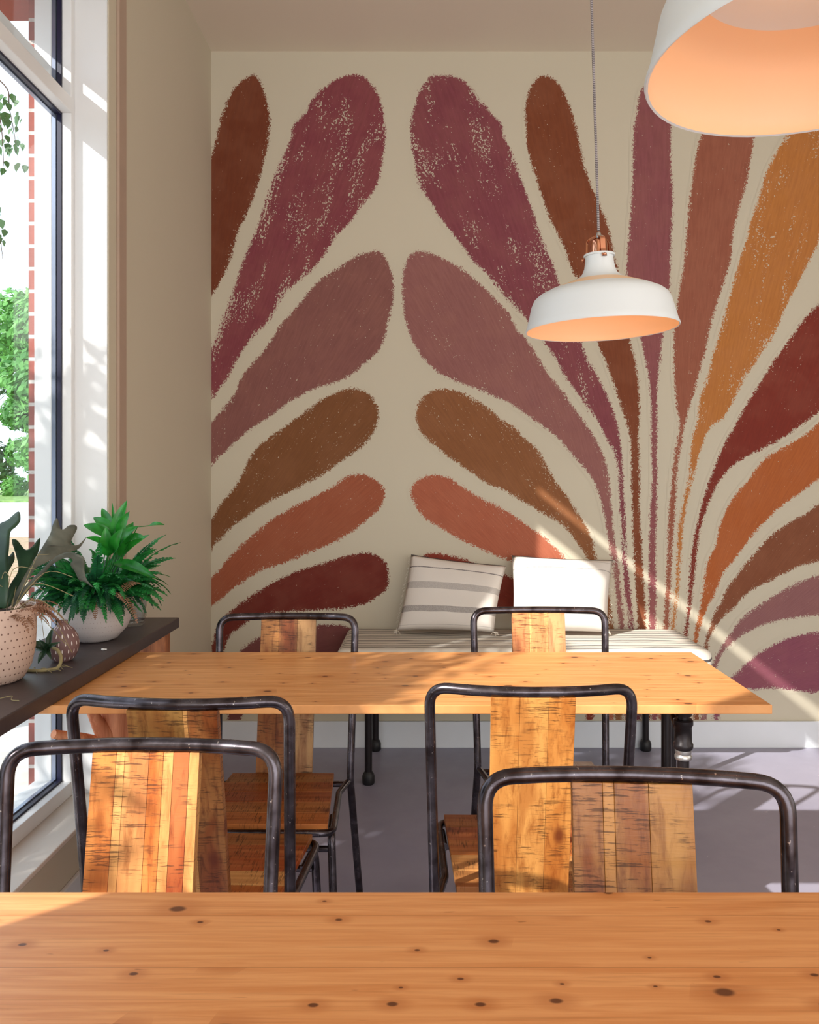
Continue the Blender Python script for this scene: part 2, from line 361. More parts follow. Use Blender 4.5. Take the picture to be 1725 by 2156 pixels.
pet(rgb(158,84,54), .45, L_, [(771,1000),(732,1002),(706,1021),(664,1044),(612,1070),(560,1102),(527,1132),(495,1161),(472,1187),(446,1216),(400,1250),(395,1320),(448,1274),(466,1261),(488,1242),(521,1219),(560,1197),(605,1184),(657,1161),(712,1138),(764,1102),(800,1070),(811,1038),(797,1015)])
pet(rgb(108,28,12), .3, L_, [(764,1164),(722,1172),(677,1187),(625,1203),(576,1226),(544,1245),(505,1271),(479,1294),(459,1317),(449,1349),(442,1400),(440,1520),(462,1520),(466,1440),(472,1380),(483,1340),(508,1320),(540,1298),(586,1289),(625,1287),(673,1284),(722,1281),(768,1271),(797,1255),(816,1236),(819,1206),(813,1184),(790,1167)])
pet(rgb(120,64,62), .3, L_, [(507,1372),(530,1352),(560,1335),(610,1322),(660,1316),(705,1316),(735,1320),(765,1345),(750,1390),(700,1420),(600,1440),(540,1460),(500,1524),(480,1524),(485,1430)])
pet(rgb(128,60,70), .9, R_, [(933,158),(907,162),(883,193),(872,230),(865,262),(866,303),(875,346),(882,390),(907,425),(927,457),(950,488),(970,512),(991,543),(1025,578),(1057,619),(1086,651),(1112,677),(1147,722),(1173,758),(1188,790),(1214,825),(1240,862),(1263,894),(1275,920),(1292,952),(1301,990),(1304,1033),(1306,1077),(1309,1135),(1314,1222),(1324,1325),(1334,1420),(1339,1530),(1350,1530),(1344,1420),(1336,1325),(1329,1258),(1322,1188),(1318,1120),(1315,1048),(1311,990),(1308,946),(1302,903),(1292,865),(1278,830),(1257,790),(1240,761),(1225,725),(1195,650),(1181,610),(1168,567),(1156,535),(1141,500),(1127,459),(1112,416),(1095,370),(1081,329),(1060,285),(1056,262),(1037,242),(1011,207),(991,184),(965,164)])
pet(rgb(122,60,26), .35, R_, [(1144,159),(1130,167),(1115,190),(1107,225),(1107,262),(1110,309),(1120,349),(1133,390),(1144,419),(1156,457),(1173,491),(1191,529),(1202,564),(1217,593),(1238,660),(1259,723),(1272,752),(1286,790),(1301,833),(1315,877),(1327,920),(1329,960),(1330,1029),(1332,1100),(1335,1170),(1339,1240),(1344,1325),(1352,1420),(1355,1530),(1369,1530),(1366,1420),(1360,1325),(1358,1258),(1354,1188),(1351,1135),(1347,1082),(1347,1011),(1346,959),(1344,916),(1347,881),(1346,842),(1344,800),(1338,760),(1328,722),(1316,650),(1304,581),(1292,529),(1284,486),(1272,454),(1257,416),(1240,378),(1228,341),(1220,297),(1208,248),(1197,216),(1185,190),(1168,168)])
pet(rgb(138,76,80), .3, R_, [(1375,160),(1355,183),(1346,204),(1340,240),(1334,280),(1333,361),(1330,421),(1324,497),(1319,572),(1326,596),(1338,660),(1351,720),(1358,753),(1367,798),(1370,835),(1372,888),(1372,941),(1374,1011),(1369,1082),(1367,1152),(1367,1223),(1367,1325),(1370,1420),(1373,1530),(1384,1530),(1382,1420),(1381,1325),(1382,1240),(1381,1152),(1383,1082),(1384,1011),(1383,959),(1384,888),(1385,800),(1392,747),(1395,711),(1407,632),(1411,602),(1413,512),(1417,421),(1413,331),(1413,246),(1410,200),(1398,168)])
pet(rgb(150,86,64), .35, R_, [(1530,165),(1500,180),(1487,220),(1480,274),(1473,295),(1464,337),(1458,385),(1452,427),(1446,488),(1440,557),(1431,608),(1423,662),(1419,708),(1419,753),(1420,798),(1423,828),(1425,856),(1432,895),(1423,941),(1416,994),(1411,1047),(1407,1100),(1406,1152),(1402,1240),(1397,1325),(1391,1420),(1387,1530),(1397,1530),(1403,1420),(1408,1325),(1413,1223),(1416,1152),(1420,1100),(1423,1047),(1425,997),(1432,952),(1441,902),(1451,863),(1469,800),(1488,729),(1497,684),(1512,632),(1527,587),(1539,542),(1545,482),(1560,427),(1572,385),(1581,331),(1589,287),(1592,230),(1580,185),(1556,165)])
pet(rgb(184,116,52), .8, R_, [(1760,130),(1700,180),(1665,250),(1654,289),(1636,319),(1615,361),(1603,400),(1584,458),(1572,506),(1557,548),(1539,617),(1521,678),(1506,729),(1494,777),(1487,800),(1473,842),(1469,888),(1458,923),(1451,994),(1441,1047),(1430,1100),(1427,1152),(1423,1223),(1413,1325),(1407,1420),(1402,1530),(1411,1530),(1417,1420),(1422,1325),(1430,1223),(1436,1152),(1439,1100),(1450,1047),(1462,997),(1473,955),(1494,902),(1525,878),(1547,839),(1568,800),(1606,741),(1633,699),(1654,647),(1678,602),(1702,554),(1725,509),(1780,400),(1830,300),(1840,200),(1810,140)])
pet(rgb(122,36,18), .4, R_, [(1900,520),(1800,570),(1723,641),(1696,669),(1672,702),(1651,732),(1630,759),(1606,798),(1571,853),(1550,892),(1522,941),(1501,994),(1483,1047),(1469,1100),(1458,1152),(1453,1205),(1448,1276),(1440,1340),(1432,1430),(1426,1530),(1436,1530),(1440,1430),(1447,1340),(1455,1276),(1462,1223),(1467,1170),(1474,1117),(1487,1075),(1501,1040),(1518,1008),(1540,983),(1571,962),(1614,941),(1652,920),(1688,895),(1725,867),(1800,810),(1900,740),(1950,620)])
pet(rgb(174,92,38), .4, R_, [(1930,800),(1850,810),(1780,850),(1725,890),(1688,920),(1638,948),(1603,973),(1578,1008),(1550,1040),(1529,1075),(1515,1110),(1508,1145),(1490,1181),(1483,1223),(1476,1269),(1469,1304),(1460,1350),(1450,1430),(1442,1530),(1452,1530),(1460,1430),(1469,1350),(1473,1329),(1481,1301),(1494,1272),(1511,1237),(1525,1205),(1550,1174),(1578,1135),(1607,1103),(1638,1071),(1688,1036),(1725,1008),(1820,960),(1920,900)])
pet(rgb(128,72,42), .4, R_, [(1900,1030),(1800,1030),(1725,1061),(1695,1082),(1663,1100),(1631,1121),(1603,1149),(1578,1177),(1554,1209),(1532,1237),(1518,1269),(1504,1293),(1494,1322),(1483,1360),(1470,1440),(1458,1530),(1470,1530),(1480,1440),(1490,1364),(1497,1339),(1508,1318),(1525,1297),(1547,1279),(1564,1258),(1592,1237),(1621,1223),(1656,1205),(1688,1191),(1725,1182),(1820,1165),(1900,1130)])
pet(rgb(142,94,94), .4, R_, [(1880,1230),(1800,1195),(1725,1211),(1695,1221),(1663,1234),(1628,1255),(1596,1276),(1571,1293),(1554,1311),(1540,1332),(1525,1353),(1511,1375),(1500,1401),(1487,1450),(1474,1530),(1485,1530),(1496,1455),(1508,1406),(1525,1371),(1540,1357),(1561,1339),(1592,1322),(1631,1308),(1673,1301),(1725,1295),(1800,1295),(1860,1280)])
pet(rgb(136,72,90), .5, R_, [(1900,1390),(1800,1335),(1725,1330),(1691,1336),(1652,1346),(1617,1364),(1585,1385),(1561,1406),(1540,1427),(1518,1460),(1498,1530),(1508,1530),(1530,1468),(1550,1452),(1578,1452),(1621,1449),(1666,1452),(1709,1459),(1725,1456),(1850,1440)])
pet(rgb(136,84,44), .55, R_, [(936,819),(968,825),(997,839),(1026,857),(1054,880),(1083,900),(1107,926),(1133,946),(1147,972),(1162,999),(1179,1025),(1194,1045),(1214,1074),(1234,1106),(1246,1135),(1257,1175),(1282,1240),(1292,1325),(1305,1420),(1310,1530),(1296,1530),(1290,1420),(1278,1325),(1266,1240),(1237,1175),(1214,1141),(1185,1106),(1150,1086),(1124,1068),(1092,1051),(1063,1033),(1028,1019),(1002,1001),(973,981),(944,961),(915,938),(889,914),(876,880),(883,848),(907,825)])
pet(rgb(172,94,66), .45, R_, [(910,1000),(939,1004),(965,1019),(991,1036),(1023,1054),(1049,1065),(1083,1086),(1115,1109),(1144,1129),(1168,1152),(1192,1178),(1240,1235),(1270,1300),(1288,1420),(1292,1530),(1280,1530),(1272,1420),(1255,1310),(1215,1270),(1150,1222),(1078,1183),(1037,1167),(997,1149),(962,1132),(924,1109),(892,1088),(872,1059),(865,1033),(881,1010)])
pet(rgb(132,42,20), .35, R_, [(890,1180),(895,1168),(920,1165),(960,1172),(1000,1185),(1040,1198),(1075,1215),(1130,1240),(1200,1290),(1240,1370),(1250,1530),(1236,1530),(1222,1380),(1180,1320),(1110,1300),(1060,1284),(1000,1260),(940,1240),(900,1215)])
pet(rgb(144,92,88), .5, R_, [(883,529),(912,535),(947,552),(979,570),(1005,593),(1031,616),(1054,642),(1075,665),(1089,697),(1101,706),(1121,732),(1144,770),(1162,796),(1188,828),(1211,862),(1237,897),(1257,929),(1272,964),(1281,996),(1285,1028),(1289,1077),(1292,1120),(1301,1178),(1307,1239),(1316,1325),(1324,1420),(1328,1530),(1317,1530),(1312,1420),(1304,1325),(1296,1239),(1290,1193),(1281,1135),(1272,1083),(1263,1048),(1252,1016),(1231,987),(1214,967),(1194,943),(1173,920),(1147,900),(1118,880),(1098,865),(1066,845),(1026,828),(997,816),(956,801),(924,784),(895,758),(875,729),(857,686),(850,651),(847,607),(850,575),(860,541)])

def mat_mural():
    t = NT('chalky_mural_paint'); pc = t.attr('petal_colour'); sd_ = t.attr('edge_distance').outputs['Fac']; st = t.attr('stroke').outputs['Vector']
    c = t.co()
    n1 = t.noise(c, 95, 2, 0.6); n2 = t.noise(c, 260, 2, 0.7); lo = t.noise(c, 9, 2)
    e = t.math('ADD', sd_, t.math('ADD', t.math('MULTIPLY', t.math('SUBTRACT', n1, 0.5), 0.030), t.math('MULTIPLY', t.math('SUBTRACT', n2, 0.5), 0.044)))
    inside = t.ramp(e, -0.0006, 0.0006)
    stretched = t.noise(t.co(src=st, scale=(0.36, 1.0, 1.0)), 190, 2, 0.6); clump = t.noise(t.co(src=st, scale=(0.16, 1.0, 1.0)), 26, 3, 0.6)
    dens = pc.outputs['Alpha']
    edge = t.ramp(sd_, 0.0, 0.030, 0.06, 0.0)
    thr = t.math('SUBTRACT', t.math('SUBTRACT', 0.715, t.math('MULTIPLY', t.ramp(clump, 0.42, 0.64), t.math('MULTIPLY', dens, 0.155))), t.math('MULTIPLY', dens, 0.035))
    thr = t.math('SUBTRACT', thr, t.math('MULTIPLY', edge, 1.3))
    speck = t.math('GREATER_THAN', t.math('ADD', t.math('MULTIPLY', stretched, 0.55), t.math('MULTIPLY', t.noise(c, 150, 2, 0.6), 0.45)), thr)
    streak = t.noise(t.co(src=st, scale=(0.07, 1.0, 1.0)), 150, 4, 0.65)
    col = t.mix(t.ramp(streak, 0.3, 0.72, 0.0, 0.42), pc.outputs['Color'], t.mix(1.0, pc.outputs['Color'], (0.62, 0.52, 0.5, 1), 'MULTIPLY'))
    col = t.mix(t.ramp(lo, 0.35, 0.7, 0, 0.06), col, rgb(196, 140, 110))
    col = t.mix(t.ramp(streak, 0.62, 0.8, 0, 0.0), col, WALLC)
    nn = t.noise(c, 1.3, 3); wallc = t.mix(nn, tuple(x*0.95 for x in WALLC[:3])+(1,), WALLC)
    f = t.math('MULTIPLY', inside, t.math('SUBTRACT', 1.0, t.math('MULTIPLY', speck, 0.85)))
    t.base(t.mix(f, wallc, col)); t.rough(0.8); return t.m
M['mural'] = mat_mural()
def build_mural():
    K = WB/F; st = 0.0078
    x0, x1 = XW+0.001, 2.56; z0, z1 = 0.13, CE-0.05
    nx, nz = int((x1-x0)/st)+1, int((z1-z0)/st)+1
    xs = np.linspace(x0, x1, nx); zs = np.linspace(z0, z1, nz); X, Z = np.meshgrid(xs, zs)
    sdf = np.full(X.shape, -1.0); colr = np.zeros(X.shape+(4,)); S = np.zeros(X.shape+(3,))
    for pid, (c, dens, grp, pts) in enumerate(PET):
        P = [(p.x, p.y) for p in catmull([Vector((a, b, 0)) for a, b in pts], 3, True)]
        P = np.array([((a-CX)*K, H-(b-CY)*K) for a, b in P])
        m = 0.03
        jx0, jx1 = np.searchsorted(xs, P[:,0].min()-m), np.searchsorted(xs, P[:,0].max()+m)
        jz0, jz1 = np.searchsorted(zs, P[:,1].min()-m), np.searchsorted(zs, P[:,1].max()+m)
        if jx1 <= jx0 or jz1 <= jz0: continue
        x = X[jz0:jz1, jx0:jx1]; z = Z[jz0:jz1, jx0:jx1]; d2 = np.full(x.shape, 9.0); ins = np.zeros(x.shape, bool)
        for i in range(len(P)):
            a = P[i]; b = P[(i+1) % len(P)]; ab = b-a; L = ab@ab+1e-12
            tt = np.clip(((x-a[0])*ab[0]+(z-a[1])*ab[1])/L, 0, 1)
            d2 = np.minimum(d2, (x-a[0]-tt*ab[0])**2+(z-a[1]-tt*ab[1])**2)
            if abs(ab[1]) > 1e-12:
                cr = (a[1] > z) != (b[1] > z); xi = a[0]+(z-a[1])/ab[1]*ab[0]; ins ^= cr & (x < xi)
        s = np.where(ins, 1, -1)*np.sqrt(d2)
        sub = sdf[jz0:jz1, jx0:jx1]; mk = s > sub; sub[mk] = s[mk]
        gx, gz = (grp[0]-CX)*K, H-(grp[1]-CY)*K; r = np.hypot(x-gx, z-gz); th = np.arctan2(z-gz, x-gx)
        cc = colr[jz0:jz1, jx0:jx1]; cc[mk] = (c[0], c[1], c[2], dens)
        ss = S[jz0:jz1, jx0:jx1]; v = np.stack([r, th*1.3, np.full(r.shape, pid*3.7)], -1); ss[mk] = v[mk]
    idx = -np.ones(X.shape, int); keepf = []
    q = np.maximum(np.maximum(sdf[:-1,:-1], sdf[1:,:-1]), np.maximum(sdf[:-1,1:], sdf[1:,1:])) > -0.012
    used = np.zeros(X.shape, bool); used[:-1,:-1] |= q; used[1:,:-1] |= q; used[:-1,1:] |= q; used[1:,1:] |= q
    idx[used] = np.arange(used.sum())
    V = np.stack([X[used], np.full(used.sum(), WB-0.0012), Z[used]], -1)
    I, J = np.nonzero(q); Fc = np.stack([idx[I,J], idx[I,J+1], idx[I+1,J+1], idx[I+1,J]], -1)
    me = bpy.data.meshes.new('mural'); me.from_pydata(V.tolist(), [], Fc.tolist()); me.materials.append(M['mural'])
    a = me.attributes.new('petal_colour', 'FLOAT_COLOR', 'POINT'); a.data.foreach_set('color', colr[used].ravel())
    a = me.attributes.new('edge_distance', 'FLOAT', 'POINT'); a.data.foreach_set('value', np.clip(sdf[used], -0.5, 0.5))
    a = me.attributes.new('stroke', 'FLOAT_VECTOR', 'POINT'); a.data.foreach_set('vector', S[used].ravel())
    o = bpy.data.objects.new('mural', me); COL.objects.link(o)
    tag(o, 'mural of fanned plum, brown, rust and ochre petals painted on the cream back wall', 'mural')
build_mural()

# ------------------------------------------------------------------ tables
def pipe_leg(root, x, y, top, ring=False):
    g = G(); g.tube([(x, y, 0.02), (x, y, top)], 0.0135, 16); leg = g.build('leg', M['pipe'], root, smooth=True)
    g = G(); g.lathe([(0.040, 0), (0.040, 0.006), (0.022, 0.010), (0.019, 0.03)], x, y, 0, 24); g.build('foot_flange', M['pipe'], leg, smooth=True)
    g = G(); z = top-0.105
    g.lathe([(0.0205,0),(0.0225,0.004),(0.0225,0.012),(0.0195,0.016),(0.0195,0.052),(0.0225,0.056),(0.0225,0.066),(0.0195,0.069)], x, y, z, 24); g.build('coupling', M['pipe'], leg, smooth=True)
    if ring:
        g = G(); g.lathe([(0.0185,0),(0.0195,0.003),(0.0195,0.008),(0.017,0.012),(0.0185,0.016),(0.0185,0.022)], x, y, z-0.024, 24)
        tag(g.build('ring', M['steel'], leg, smooth=True), 'galvanised steel ring on the pipe')
    g = G(); g.lathe([(0.019,0),(0.022,0.02),(0.042,0.022),(0.042,0.028)], x, y, top-0.028, 24); g.build('top_flange', M['pipe'], leg, smooth=True)
    return leg
def table(label, x0, x1, y0, y1, ztop, th, mat, legs, cat='table', near=True):
    root = thing('dining_table', label, cat, ((x0+x1)/2, (y0+y1)/2, 0))
    cx, cy = root.location.x, root.location.y
    g = G(); g.box(x0-cx, x1-cx, y0-cy, y1-cy, ztop-th, ztop); g.build('tabletop', mat, root, bevel=0.0018)
    for (x, y, ring) in legs: pipe_leg(root, x-cx, y-cy, ztop-th, ring)
    return root, cx, cy
tb, cx, cy = table('orange pine table with knots, its left end under the dark plant shelf', -0.975, 0.7705, 1.789, 2.333, 0.775, 0.0195, M['pine'],
      [(0.60, 1.875, True), (0.665, 2.225, False), (-0.665, 1.97, False), (-0.72, 2.25, False)])
for (xa, ya, xb, yb) in ((0.60, 1.885, 0.655, 2.215), (-0.665, 1.98, -0.72, 2.24)):
    g = G(); g.tube([(xa-cx, ya-cy, 0.675), (xa-cx, (ya+yb)/2-0.05-cy, 0.735), (xb-cx, yb-cy, 0.735)], 0.011, 14); g.build('brace', M['pipe'], tb, smooth=True)
    g = G(); g.tube([(xa-cx, ya-cy, 0.22), (xb-cx, yb-cy, 0.22)], 0.011, 14); g.build('stretcher', M['pipe'], tb, smooth=True)
table('wide knotty pine table in the foreground, filling the bottom of the picture', -0.80, 1.05, 0.40, 0.984, 0.775, 0.0195, M['pine2'],
      [(-0.62, 0.47, False), (-0.62, 0.91, False), (0.88, 0.47, False), (0.88, 0.91, False)])

# ------------------------------------------------------------------ chairs
R1 = 0.0106
def seat_halfwidth(y): return 0.145+(y+0.14)/0.37*0.025
frame_cache = {}
def chair(label, X, Y, rz, back_cols, seat_cols, sc=1.0, bow=0.026):
    c = thing('dining_chair', label, 'chair', (X, Y, 0), rz, 'metal and reclaimed wood chairs')
    c.scale = (sc, sc, sc)
    W = 0.2005
    def P(z, s):           # centre line of upright
        t = (z-0.42)/(0.873-0.42); return Vector((s*(0.190+(W-0.190)*t), -0.152-0.058*t, z))
    pts = [(-0.212, -0.245, 0.012), P(0.42, -1), P(0.873, -1)]
    rail = [(s*W*0.93 if abs(s) == 1 else s*W, -0.21-bow*(1-s*s), 0.873) for s in (-0.6, -0.3, 0, 0.3, 0.6)]
    pts += rail+[P(0.873, 1), P(0.42, 1), (0.212, -0.245, 0.012)]
    path = fillet(pts, [0.09, 0.062, 0.2, 0.2, 0.2, 0.2, 0.2, 0.062, 0.09], 8)
    g = G(); g.tube(path, R1, 16); fr = g.build('back_frame', M['tube'], c, smooth=True)
    for s in (-1, 1):
        g = G(); g.ball((s*0.2125, -0.2455, 0.010), 0.0135, 12, 8); g.build('foot_cap', M['rubber'], fr, smooth=True)
    # rear crossbar and front stretcher
    g = G(); g.tube([P(0.405, -1)+Vector((0.006,0,0)), P(0.405, 1)-Vector((0.006,0,0))], 0.0085, 12); g.build('stretcher', M['tube'], c, smooth=True)
    g = G(); g.tube([(-0.172, 0.19, 0.375), (0.172, 0.19, 0.375)], 0.0075, 12); g.build('stretcher', M['tube'], c, smooth=True)
    # seat frame : U tube from the uprights round the front
    sf = fillet([P(0.415, -1)+Vector((0.004, 0.006, 0)), (-0.168, -0.05, 0.418), (-0.182, 0.215, 0.424), (0.182, 0.215, 0.424), (0.168, -0.05, 0.418), P(0.415, 1)+Vector((-0.004, 0.006, 0))], [0.1, 0.035, 0.035, 0.1], 8)
    g = G(); g.tube(sf, 0.0088, 12); g.build('seat_frame', M['tube'], c, smooth=True)
    for s in (-1, 1):
        g = G(); g.tube(fillet([(s*0.168, 0.10, 0.414), (s*0.176, 0.198, 0.418), (s*0.192, 0.225, 0.012)], [0.04], 8), 0.0098, 12)
        lg = g.build('leg', M['tube'], c, smooth=True)
        g = G(); g.ball((s*0.192, 0.225, 0.010), 0.0125, 12, 8); g.build('foot_cap', M['rubber'], lg, smooth=True)
    # seat of boards running side to side
    g = G(); n = len(seat_cols); ya, yb = -0.138, 0.212
    for i, col in enumerate(seat_cols):
        a = ya+(yb-ya)*i/n+0.0006; b = ya+(yb-ya)*(i+1)/n-0.0006
        wa, wb = seat_halfwidth(a), seat_halfwidth(b); za, zb = 0.427+0.004*i/n, 0.427+0.004*(i+1)/n
        g.hexa([(-wa,a,za),(wa,a,za),(wb,b,zb),(-wb,b,zb),(-wa,a,za+0.014),(wa,a,za+0.014),(wb,b,zb+0.014),(-wb,b,zb+0.014)], col)
    g.build('seat', M['plank_x'], c, bevel=0.0015)
    # back of upright boards
    g = G(); tot = sum(wd for wd, _ in back_cols); x = -0.081
    zt, zb_ = 0.864, 0.418; 
    for wd, col in back_cols:
        x2 = x+0.162*wd/tot; a, b = x+0.0002, x2-0.0002
        def yy(z): return -0.152-0.058*(z-0.42)/0.442-bow*((z-0.42)/0.442)+0.002
        g.hexa([(a, yy(zb_)-0.009, zb_), (b, yy(zb_)-0.009, zb_), (b, yy(zb_)+0.009, zb_), (a, yy(zb_)+0.009, zb_),
                (a, yy(zt)-0.009, zt), (b, yy(zt)-0.009, zt), (b, yy(zt)+0.009, zt), (a, yy(zt)+0.009, zt)], col); x = x2
    g.build('backrest', M['plank_z'], c, bevel=0.0006)
    return c
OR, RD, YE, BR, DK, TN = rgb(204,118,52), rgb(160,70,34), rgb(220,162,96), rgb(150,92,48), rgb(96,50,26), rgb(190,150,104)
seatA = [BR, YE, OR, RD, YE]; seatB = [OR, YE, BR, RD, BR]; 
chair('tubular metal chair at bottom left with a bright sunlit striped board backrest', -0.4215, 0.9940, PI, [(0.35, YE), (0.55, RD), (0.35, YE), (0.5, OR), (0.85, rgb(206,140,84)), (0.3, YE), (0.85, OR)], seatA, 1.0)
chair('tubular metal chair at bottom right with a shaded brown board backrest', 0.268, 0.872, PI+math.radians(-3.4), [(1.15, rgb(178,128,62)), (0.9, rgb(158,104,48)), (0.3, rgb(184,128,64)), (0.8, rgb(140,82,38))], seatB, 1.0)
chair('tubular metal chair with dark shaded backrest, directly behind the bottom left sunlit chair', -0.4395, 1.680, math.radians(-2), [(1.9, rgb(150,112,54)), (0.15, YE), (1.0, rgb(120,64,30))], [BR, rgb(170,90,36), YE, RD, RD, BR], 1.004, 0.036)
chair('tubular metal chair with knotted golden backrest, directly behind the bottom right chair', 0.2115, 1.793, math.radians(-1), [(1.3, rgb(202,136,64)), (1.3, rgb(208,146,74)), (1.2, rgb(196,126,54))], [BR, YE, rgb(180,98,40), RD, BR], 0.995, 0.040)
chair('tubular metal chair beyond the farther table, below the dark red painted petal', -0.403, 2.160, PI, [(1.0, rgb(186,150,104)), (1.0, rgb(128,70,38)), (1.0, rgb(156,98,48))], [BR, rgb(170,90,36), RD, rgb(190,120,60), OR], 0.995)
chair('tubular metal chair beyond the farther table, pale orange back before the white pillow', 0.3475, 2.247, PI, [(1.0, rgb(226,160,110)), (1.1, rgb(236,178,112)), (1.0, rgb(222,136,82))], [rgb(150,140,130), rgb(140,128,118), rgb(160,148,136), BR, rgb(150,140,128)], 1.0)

# ------------------------------------------------------------------ bench with cushion
def mat_stripes():
    t = NT('striped_bench_cloth'); s = t.n('ShaderNodeSeparateXYZ'); c = t.co(); t.l(c, s.inputs[0])
    wob = t.math('MULTIPLY', t.math('SUBTRACT', t.noise(t.co(scale=(6, 2, 2)), 2.0, 3), 0.5), 0.010)
    u = t.math('ADD', t.math('ADD', s.outputs[1], t.math('MULTIPLY', s.outputs[2], -1.0)), wob)
    fr = t.math('FRACT', t.math('DIVIDE', u, 0.052)); l1 = t.math('LESS_THAN', fr, 0.2); fr2 = t.math('FRACT', t.math('DIVIDE', t.math('ADD', u, 0.021), 0.104)); l2 = t.math('LESS_THAN', fr2, 0.05)
    ln = t.math('MAXIMUM', l1, l2)
    t.base(t.mix(t.math('MULTIPLY', ln, 0.95), rgb(214, 206, 194), rgb(60, 54, 58))); t.rough(0.95); t.bump(t.noise(t.co(scale=(1,1,1)), 400, 2), 0.3, 0.001); return t.m
M['stripe'] = mat_stripes()
bx0, bx1, by0, by1 = -0.365, 1.186, 3.31, 3.808
bn = thing('bench', 'long low bench with striped off-white cushion against the mural wall', 'bench', ((bx0+bx1)/2, (by0+by1)/2, 0))
bcx, bcy = bn.location.x, bn.location.y; hx, hy = (bx1-bx0)/2, (by1-by0)/2
def cushion_mesh(hx, hy, z0, z1, r, seed):
    bm = bmesh.new(); bmesh.ops.create_cube(bm, size=1.0)
    for v in bm.verts: v.co = Vector((v.co.x*2*hx, v.co.y*2*hy, z0+(v.co.z+0.5)*(z1-z0)))
    bmesh.ops.bevel(bm, geom=list(bm.edges), offset=r, segments=5, affect='EDGES', profile=0.6)
    bmesh.ops.subdivide_edges(bm, edges=[e for e in bm.edges if e.calc_length() > 0.12], cuts=7, use_grid_fill=True)
    bmesh.ops.triangulate(bm, faces=[f for f in bm.faces if len(f.verts) > 4])
    for v in bm.verts:
        d = noise.noise(Vector((v.co.x*4+seed, v.co.y*7, v.co.z*5)))*0.006; v.co.z += d if v.co.z > (z0+z1)/2 else 0
    me = bpy.data.meshes.new('cushion'); bm.to_mesh(me); bm.free(); me.materials.append(M['stripe'])
    for p in me.polygons: p.use_smooth = True
    return me
o = bpy.data.objects.new('cushion', cushion_mesh(hx, hy, 0.455, 0.570, 0.035, 1.0)); COL.objects.link(o); o.parent = bn
g = G(); g.box(-hx+0.03, hx-0.03, -hy+0.02, hy-0.02, 0.425, 0.4565); g.build('frame', M['pipe'], bn, bevel=0.003)
for (x, y) in ((-0.236-bcx, 3.372-bcy), (-0.232-bcx, 3.785-bcy), (1.035-bcx, 3.372-bcy), (1.035-bcx, 3.785-bcy)):
    g = G(); g.tube([(x, y, 0.03), (x, y, 0.428)], 0.0155, 14); lg = g.build('leg', M['pipe'], bn, smooth=True)
    g = G(); g.lathe([(0.022,0),(0.026,0.006),(0.026,0.034),(0.022,0.045),(0.016,0.052)], x, y, 0.0, 20); g.build('foot_cap', M['rubber'], lg, smooth=True)

def mat_pillow(name, bands):
    t = NT(name); s = t.n('ShaderNodeSeparateXYZ'); t.l(t.attr('weave').outputs['Vector'], s.inputs[0]); v = s.outputs[1]
    v = t.math('ADD', v, t.math('MULTIPLY', t.math('SUBTRACT', t.noise(t.co(), 14, 2), 0.5), 0.012))
    col = None; m = 0.0
    f = None
    for (a, b, st) in bands:
        k = t.math('MULTIPLY', t.math('MULTIPLY', t.math('GREATER_THAN', v, a), t.math('LESS_THAN', v, b)), st); f = k if f is None else t.math('MAXIMUM', f, k)
    heather = t.noise(t.co(scale=(1,1,1)), 300, 2, 0.8); f = t.math('MULTIPLY', f, t.ramp(heather, 0.3, 0.6, 0.6, 1.0))
    t.base(t.mix(f, rgb(224, 216, 208), rgb(86, 78, 82))); t.rough(0.95); t.bump(t.noise(t.co(), 350, 3), 0.35, 0.0015); return t.m
